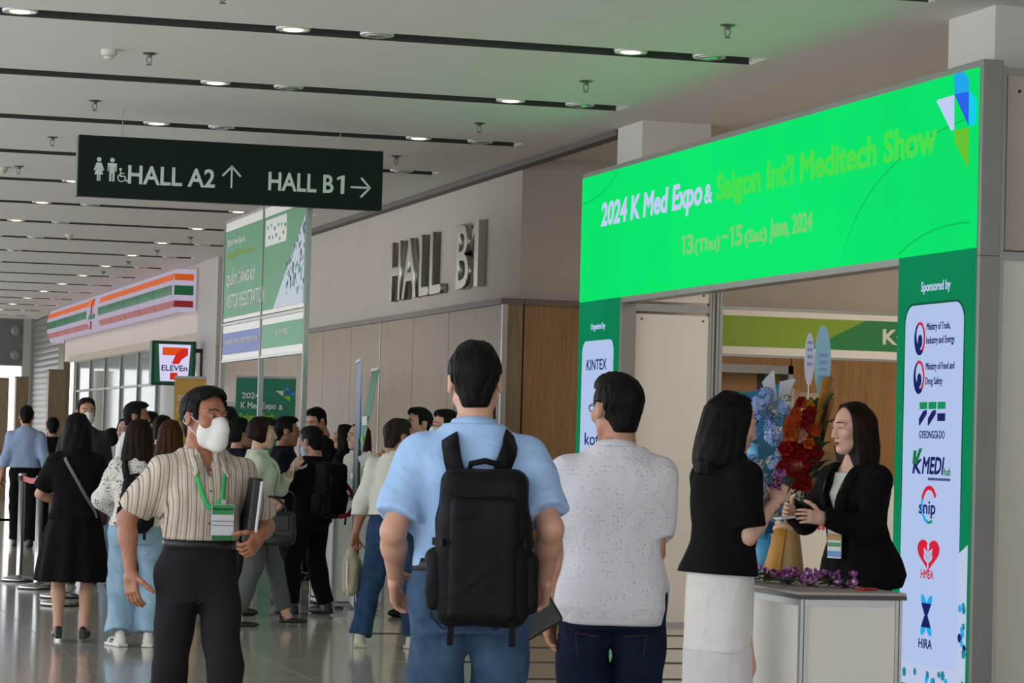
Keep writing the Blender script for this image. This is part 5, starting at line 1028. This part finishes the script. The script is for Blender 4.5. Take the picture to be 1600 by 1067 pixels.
# ================================================================ PROPS
# --- stanchions with belts
M_chr = mat('chrome', '#b5b5b4', .18, 1.); M_belt = mat('belt_red', '#a3202c', .6)
spost = MB().lathe([(.0, 0), (.16, 0), (.165, .012), (.16, .03), (.09, .045), (.032, .055), (.03, .06), (.03, .92), (.036, .925), (.036, .99), (.03, 1.0), (0, 1.0)], n=28).mesh('post', M_chr, True)
sloc = [(2.69, 26.26), (2.72, 25.02), (2.77, 23.72), (2.66, 22.68)]
names = ['chrome stanchion post at the left edge of the picture', 'chrome stanchion post just left of the black dress', 'chrome stanchion post right behind the black dress, further one', 'chrome stanchion post right behind the black dress, nearer one']
for i, ((x, y), nm) in enumerate(zip(sloc, names)):
    t = empty('stanchion', (x, y, 0), 0, nm, 'stanchion', 'queue stanchions'); link('post', spost, None, t)
    MB().lathe([(.165, 0), (.17, .004), (.17, .012), (.165, .014)], n=24).build('base_ring', M_black, t); MB().lathe([(.037, .93), (.039, .935), (.039, .975), (.037, .98)], n=20).build('belt_head', M_black, t)
    if i == 1: MB().ribbon([(0.03, 0, .955), (.25, .1, .945), (.5, .25, .945), (.75, .4, .955)], [(0, 0, 1)]*4, .004, .05).build('belt', M_belt, t, fix=True)
    if i == 0: MB().ribbon([(.0, -.03, .955), (.01, -.6, .94), (.03, -1.2, .955)], [(1, 0, 0)]*3, .05, .003).build('belt', M_belt, t, fix=True)
# --- roll-up banners
def rollup(label, x, y, rz, w, h, m, prints=(), lean=0., texts=()):
    t = empty('rollup_banner', (x, y, 0), rz, label, 'banner'); ly = lambda z: lean*z
    MB().prism([(-.06, 0), (.06, 0), (.05, .07), (-.05, .07)], (-w/2, 0, 0), (0, 1, 0), (0, 0, 1), w).build('base', M_alu, t)
    for s in (-1, 1): MB().box(s*w*.35-.02, s*w*.35+.02, -.16, .16, 0, .012).build('foot', M_alu, t)
    MB().sheet([[(-w/2, ly(z), z), (w/2, ly(z), z)] for z in (.06, h*.5, h)], .003).build('graphic', m, t, fix=True)
    MB().box(-w/2, w/2, ly(h)-.012, ly(h)+.012, h, h+.025).build('top_rail', M_alu, t); MB().tube([(0, .04, .05), (0, ly(h)+.012, h)], .008, 8).build('support_pole', M_dark, t)
    for x0, x1, z0, z1, mm in prints:
        MB().prism([(x0, z0), (x1, z0), (x1, z1), (x0, z1)], (0, ly((z0+z1)/2)-.006, 0), (1, 0, 0), (0, 0, 1), .001).build('print', mm, t)
    for s, x0, z0, W, Hh, mm, of in texts: text('lettering', s, mm, t, (x0, ly(z0)-.007, z0), W, Hh, off=of)
    return t
M_rg = mat('banner_green', '#1f7d60', .5, var=.06, vscale=2); M_ry = mat('banner_ochre', '#c2953f', .5, var=.06, vscale=2); M_pwh = mat('banner_white', '#d2dcd8', .6); M_plime = mat('banner_lime', '#8cc63a', .6); M_ppur = mat('banner_purple', '#6b6fa5', .5, col2='#3d7f86', vscale=2.5)
M_lb = mat('banner_blue', '#2a62b5', .5); M_lb2 = mat('banner_sky', '#3a93cf', .5)
gr = rollup('green roll-up banner reading 2024 K Med Expo behind the registration booth', 5.94, 31.5, math.radians(-8), .68, 2.06, M_rg, texts=(('2024', -.27, 1.825, .2, .07, M_pwh, .03), ('K Med Expo', -.28, 1.69, .40, .095, M_pwh, .03), ('&', .15, 1.705, .05, .06, M_pwh, .03), ("Saigon Int'l", -.29, 1.565, .39, .095, M_plime, .03), ('Meditech Show', -.29, 1.43, .50, .08, M_plime, .03)))
def rlogo(t, x, z, s):
    for poly, mm in (([(-1, .55), (0, .6), (0, 0), (-.2, .0)], M_pwh), ([(0, .6), (.9, .6), (.9, 0)], M_lb), ([(0, .65), (.45, 1.2), (.9, .65)], M_lb2), ([(.95, .6), (1.5, .35), (1.5, .05), (.95, 0)], M_lb2), ([(0, -.05), (.9, -.05), (.85, -.75), (.2, -.25)], M_plime)): MB().prism([(x+px*s, z+pz*s) for px, pz in poly], (0, -.008, 0), (1, 0, 0), (0, 0, 1), .001).build('emblem', mm, t)
rlogo(gr, .20, 1.87, .09)
yr = rollup('ochre roll-up banner reading 2024 in front of the shop, behind the striped-shirt man', 4.83, 30.0, math.radians(-8), .34, 2.0, M_ry, texts=(('2024', -.13, 1.76, .11, .06, M_pwh, .02), ('K Med', -.13, 1.64, .14, .06, M_pwh, .02), ('Saigon', -.13, 1.52, .18, .06, mat('banner_leaf', '#5f9a3a', .6), .02)))
rlogo(yr, .09, 1.80, .06)
rollup('narrow purple roll-up banner seen edge-on beside the phone user', 4.80, 21.55, math.radians(-99.2), .60, 2.0, M_ppur, prints=((-.3, .3, .1, .55, M_pwh), (-.3, .3, .9, 1.4, mat('banner_grey', '#7b7c80', .5)), (.22, .3, .55, .9, M_belt)), lean=.0)
rollup('green roll-up banner seen edge-on leaning by the man in the white shirt', 5.14, 24.05, math.radians(-97), .60, 2.0, M_rg, prints=((-.2, .22, 1.52, 1.6, M_pwh), (-.2, .22, 1.36, 1.42, M_plime), (-.2, .22, 1.22, 1.3, M_plime), (-.2, .22, 1.05, 1.1, M_pwh), (-.3, .3, .1, .6, M_pwh)), lean=.18)
# --- screen standing against the oak wall
t = empty('display_screen', (6.62, 24.4, 0), math.radians(15), 'tall black display screen standing by the oak wall behind the backpack man', 'screen'); box('panel', M_black, t, 0, .1, 0, .6, .3, 1.9); box('graphic', M_rg, t, -.004, 0, .03, .57, .35, 1.86); box('foot', M_dark, t, -.1, .2, .1, .5, 0, .03); box('stem', M_dark, t, .02, .08, .25, .35, .03, .3)
# --- printer cabinet / grey box behind the booth
t = empty('wall_cabinet', (5.35, 32.4, 0), 0, 'pale grey cabinet beside the green roll-up banner', 'cabinet'); box('body', M_white, t, 0, .5, 0, .5, .05, 1.80); box('door', M_alu, t, .03, .24, -.012, 0, .1, 1.74); box('door', M_alu, t, .26, .47, -.012, 0, .1, 1.74); box('handle', M_dark, t, .225, .235, -.03, -.012, .9, 1.1); box('plinth', M_dark, t, .02, .48, .02, .48, 0, .05)
# --- counter with the orchids
ct = counter('reception_counter', 'white reception counter with a dark-edged top in front of the gate', 4.436, 11.16, .467, 1.05, .80)
M_orch = mat('orchid_purple', '#6a1a6c', .5, col2='#a868a8', vscale=60); M_orch2 = mat('orchid_pale', '#c9a9cc', .5); M_leaf = mat('leaf_green', '#2c4a26', .6, var=.3, vscale=30)
def petal(L, W, curl=.2, n=4):
    g = []
    for i in range(n+1):
        a = i/n; w = W*math.sin(PI*(.08+.86*a))**.8; z = curl*L*a*a
        g.append([(-w, L*a, z+w*.25), (0, L*a, z), (w, L*a, z+w*.25)])
    return g
def rotg(g, R, o=(0, 0, 0)): return [[tuple(np.array(o)+R@np.array(p)) for p in r] for r in g]
ob = MB()
for k, (L, W) in enumerate(((.026, .010), (.028, .014), (.024, .008), (.024, .008), (.028, .014))): ob.sheet(rotg(petal(L, W, .25), rotz(2*PI*k/5)@rotx(.35)), .001)
ob.cur = 1; ob.sheet(rotg(petal(.016, .008, -.5), rotx(1.0), (0, 0, .004)), .001)
om = ob.mesh('blossom', [M_orch, mat('orchid_throat', '#e0cfe0', .5)], True)
lm = MB().sheet(petal(.09, .014, -.15), .001).mesh('leaf', M_leaf, True)
og = empty('orchid_garland', (4.45, 11.5, .80), 0, 'garland of purple orchids and leaves lying along the counter', 'flowers'); r = random.Random(11)
path = [(.0, .68), (.06, .56), (.10, .42), (.14, .28), (.19, .14), (.28, .06), (.36, .03)]
for k in range(64):
    f = r.random()*(len(path)-1); i = int(f); f -= i; px = path[i][0]*(1-f)+path[i+1][0]*f+r.uniform(-.035, .035); py = path[i][1]*(1-f)+path[i+1][1]*f+r.uniform(-.04, .04)
    o = link('blossom', om, None, og, (px, py, r.uniform(.012, .062)), (r.uniform(-1.3, 1.3), r.uniform(-1.3, 1.3), r.uniform(0, 6.28))); o.scale = [r.uniform(.75, 1.15)]*3
for k in range(46):
    f = r.random()*(len(path)-1); i = int(f); f -= i; o = link('leaf', lm, None, og, (path[i][0]*(1-f)+path[i+1][0]*f+r.uniform(-.03, .03), path[i][1]*(1-f)+path[i+1][1]*f+r.uniform(-.03, .03), r.uniform(.006, .03)), (r.uniform(-.25, .35), r.uniform(-.4, .4), r.uniform(0, 6.28)))
t = empty('red_card', (4.78, 11.30, .80), .5, 'small red packet lying on the counter top', 'packet'); box('packet', mat('packet_red', '#a3232b', .45), t, 0, .10, 0, .05, 0, .012, bevel=.003); box('label', mat('packet_dark', '#571015', .45), t, .02, .08, .01, .04, .012, .0128)
oh = empty('orchid_sprig', (4.42, 11.44, 1.27), 0, 'sprig of purple orchids held up by the woman with the white skirt', 'flowers')
for k in range(9): o = link('blossom', om, None, oh, (r.uniform(-.03, .03), r.uniform(-.03, .03), r.uniform(-.04, .05)), (r.uniform(-1.5, 1.5), r.uniform(-1.5, 1.5), r.uniform(0, 6.28)))
MB().tube([(0, 0, -.09), (.005, 0, .05)], .003, 6).build('stem', M_leaf, oh, True)
# --- flower stands
def rose_mesh(m, r0=.034):
    b = MB(); n = 0
    for ring, (cnt, rr, tilt, L) in enumerate(((3, .004, .15, .024), (4, .009, .45, .027), (5, .014, .85, .030), (6, .018, 1.25, .032))):
        for k in range(cnt):
            a = 2*PI*(k+.5*(ring % 2))/cnt; R = rotz(a)@rotx(PI/2-tilt); b.sheet(rotg(petal(L, .017, .35, 3), R, (rotz(a)@V(0, rr*.4, .0))), .0008)
    return b.mesh('rose', m, True)
M_rose = mat('rose_red', '#b01418', .5, var=.25, vscale=40); M_orng = mat('rose_orange', '#e0651f', .5, var=.2, vscale=40); M_peach = mat('bloom_peach', '#d9a083', .5); M_hyd = mat('hydrangea_blue', '#6d8cc9', .6, col2='#9db4dd', vscale=50); M_wfl = mat('bloom_white', '#c9cdbd', .6, col2='#a9b3a0', vscale=60); M_yel = mat('bloom_yellow', '#c98a12', .5)
rose = rose_mesh(M_rose); orose = rose_mesh(M_orng); prose = rose_mesh(M_peach); yrose = rose_mesh(M_yel)
def cluster_mesh(name, m, R, n, s, seed):
    q = random.Random(seed); b = MB()
    for k in range(n):
        d = unit((q.gauss(0, 1), q.gauss(0, 1), q.gauss(0, 1)+.4)); c = d*R; x = unit(np.cross(d, (0, .3, 1))); y = np.cross(d, x)
        for j in range(4): a = PI/2*j+q.random(); e = x*math.cos(a)+y*math.sin(a); f = np.cross(d, e); b.add([tuple(c), tuple(c+e*s*.6+f*s*.4+d*s*.15), tuple(c+e*s+d*s*.2), tuple(c+e*s*.6-f*s*.4+d*s*.15)], [(0, 1, 2, 3)])
    return b.mesh(name, m)
hyd = cluster_mesh('hydrangea', M_hyd, .045, 70, .018, 1); wht = cluster_mesh('white_bloom', M_wfl, .032, 60, .012, 2); gyp = cluster_mesh('filler_bloom', M_wfl, .028, 46, .007, 3)
M_kraft = mat('wrap_kraft', '#b8945f', .6, var=.1, vscale=8, bump=.15, bscale=40); M_gold = mat('wrap_ochre', '#b07a1e', .5, var=.1, vscale=8, bump=.15, bscale=40); M_bluew = mat('wrap_blue', '#3d8fb8', .4, var=.1, vscale=8); M_whitew = mat('wrap_white', '#cdd3dc', .5); M_nude = mat('wrap_nude', '#c9a586', .55, var=.08, vscale=8)
def legs(t, h, r, top=(0, 0)):
    for k in range(3): a = 2*PI*k/3+.5; MB().tube([(r*math.cos(a), r*math.sin(a), 0), (top[0]+.02*math.cos(a), top[1]+.02*math.sin(a), h)], .010, 8).build('leg', M_alu, t, True)
def fan(a0, a1, r0, r1, z0, z1, c0=(0, 0), c1=(0, 0), wav=.02, n=14, m=6, seed=0):
    """conical sheet of wrapping paper from a low ring to a high ring"""
    q = random.Random(seed); ph = q.random()*6; g = []
    for i in range(m+1):
        f = i/m; row = []
        for j in range(n+1):
            a = a0+(a1-a0)*j/n; rr = r0+(r1-r0)*f+wav*f*math.sin(3*a+ph)+wav*.5*f*f*math.sin(7*a); row.append((c0[0]+(c1[0]-c0[0])*f+rr*math.cos(a), c0[1]+(c1[1]-c0[1])*f+rr*math.sin(a), z0+(z1-z0)*f+wav*1.5*f*math.cos(2*a+ph)))
        g.append(row)
    return g
fx, fy = 5.10, 13.0
# blue and white arrangement (further left)
ba = empty('blue_flower_stand', (5.11, 13.3, 0), 0, 'flower stand of blue and white blooms wrapped in blue paper', 'flower stand'); legs(ba, .8, .25)
r = random.Random(4)
for k in range(56):
    z = r.uniform(1.08, 1.68); w = .11*math.sin(PI*min(max((z-1.0)/.8, 0.05), 1))+.02; me = r.choice([hyd, hyd, wht, gyp, wht]); o = link(me.name.split('.')[0], me, None, ba, (r.uniform(-w-.05, w*.5), r.uniform(-.2, -.06), z), (r.uniform(.6, 1.5), r.uniform(-.4, .4), r.uniform(0, 6))); o.scale = [r.uniform(.75, 1.15)]*3
for s, (a0, a1, m) in enumerate(((.9, 2.6, M_bluew), (2.4, 4.0, M_bluew), (-.6, .5, M_whitew))): MB().sheet(fan(a0, a1, .06, .2, .95, 1.72 if s == 0 else 1.45, seed=s), .0015).build('wrap', m, ba, True, fix=True)
for s, (a0, a1, m, w) in enumerate(((2.6, 4.4, M_bluew, .20), (3.6, 5.2, M_whitew, .14), (4.6, 5.6, M_bluew, .12))): MB().sheet([[(x*1.0, y*1.0, z) for x, y, z in row] for row in fan(a0, a1, .05, w, .98, .42, wav=.03, seed=s+5)], .0015).build('wrap_skirt', m, ba, True, fix=True)
for pts in ([(-.02, -.05, 1.64), (-.05, -.06, 1.74), (-.02, -.05, 1.80)], [(.03, -.05, 1.62), (.05, -.04, 1.73), (.10, -.04, 1.76)]): MB().ribbon(pts, [(0, -1, 0)]*3, [.05, .07, .01], .002).build('ribbon_tail', M_whitew, ba, fix=True)
# red and orange bouquet (nearer)
rb = empty('red_flower_stand', (5.045, 12.9, 0), 0, 'flower stand of red roses and orange blooms wrapped in kraft paper', 'flower stand'); legs(rb, .85, .26)
spots_r = [(-.07, 1.16, 0), (-.02, 1.18, 0), (.04, 1.18, 0), (.07, 1.25, 0), (-.08, 1.24, 0), (-.03, 1.25, 0), (.02, 1.27, 0), (-.09, 1.31, 0), (-.04, 1.33, 0), (.02, 1.35, 0), (.05, 1.37, 1), (-.06, 1.40, 1), (-.02, 1.43, 1), (.01, 1.40, 3), (.03, 1.47, 0), (-.02, 1.50, 1), (.03, 1.52, 0), (-.05, 1.46, 1), (.05, 1.58, 2), (.02, 1.60, 0), (-.03, 1.20, 3), (-.0, 1.12, 0), (-.05, 1.10, 0), (.09, 1.31, 0), (.07, 1.43, 1), (-.10, 1.19, 0), (.04, 1.10, 0), (-.07, 1.36, 3)]
spots_r += [(x_+r.uniform(-.03, .03), z_+r.uniform(-.03, .03), k_) for x_, z_, k_ in spots_r if z_ < 1.55]
for x, z, kd in spots_r:
    o = link('rose' if kd in (0, 1) else 'bloom', (rose, orose, yrose, prose)[kd], None, rb, (x*.85+r.uniform(-.008, .008), -.13+r.uniform(-.02, .02), 1.235+(z-1.1)*.80), (PI/2-.15+r.uniform(-.35, .35), 0, r.uniform(-.5, .5))); o.scale = [r.uniform(.9, 1.15)]*3
for k in range(44):
    z = r.uniform(1.08, 1.62); o = link('leaf', lm, None, rb, (r.uniform(-.02, .13), -.10+r.uniform(-.03, .03), z), (r.uniform(.3, 1.4), r.uniform(-.6, .6), r.uniform(-2.6, .4))); o.scale = [r.uniform(.9, 1.5)]*3
for k in range(12): o = link('filler_bloom', gyp, None, rb, (r.uniform(-.11, .03), -.12, r.uniform(1.12, 1.56)), (1.3, 0, r.random()*6)); o.scale = [.7]*3
for a0, a1, r0, r1, z0, z1, m, sd, c1 in ((-1.0, .55, .05, .16, .98, 1.74, M_gold, 1, (.05, 0)), (-.75, .9, .07, .2, 1.0, 1.66, M_kraft, 2, (.04, .02)), (.2, 1.5, .06, .17, 1.0, 1.72, M_nude, 3, (.06, .0)), (-1.7, -.3, .05, .17, 1.0, 1.20, M_gold, 4, (.05, -.02)), (-1.2, .2, .06, .15, 1.0, 1.38, M_kraft, 9, (.08, 0))): MB().sheet(fan(a0, a1, r0, r1, z0, z1, c1=c1, wav=.022, seed=sd), .0015).build('wrap', m, rb, True, fix=True)
for a0, a1, r1, z1, m, sd, c1 in ((-2.3, -.6, .10, .45, M_kraft, 5, (-.02, -.03)), (-3.3, -1.9, .10, .55, M_gold, 6, (-.08, -.03)), (-1.2, .6, .09, .5, M_nude, 7, (.03, 0))): MB().sheet(fan(a0, a1, .055, r1, 1.04, z1, c1=c1, wav=.016, seed=sd), .0015).build('wrap_skirt', m, rb, True, fix=True)
MB().tube([(.055*math.cos(2*PI*i/20), .055*math.sin(2*PI*i/20), 1.02+.01*math.sin(2*PI*i/10)) for i in range(21)], .016, 8).build('tie', M_nude, rb, True)
for x, z0, z1, w, m in ((.085, 1.72, 1.98, .05, mat('plaque_white', '#c3c9dc', .5)), (.155, 1.66, 2.02, .085, mat('plaque_blue', '#8fc3d6', .4, alpha=.85))):
    p = [(x+w/2*math.cos(a), (z0+z1)/2+(z1-z0)/2*math.sin(a)) for a in [2*PI*i/24 for i in range(24)]]; MB().prism(p, (0, -.03, 0), (1, 0, 0), (0, 0, 1), .004).build('plaque', m, rb)
    MB().tube([(x, -.025, 1.2), (x, -.028, z0+.05)], .003, 6).build('plaque_stick', M_whitew, rb); 
    for k in range(4): MB().box(x-w*.25, x+w*.25, -.0355, -.034, z0+.1+k*.035, z0+.115+k*.035).build('plaque_print', mat('plaque_ink', '#7c93c4', .5), rb)
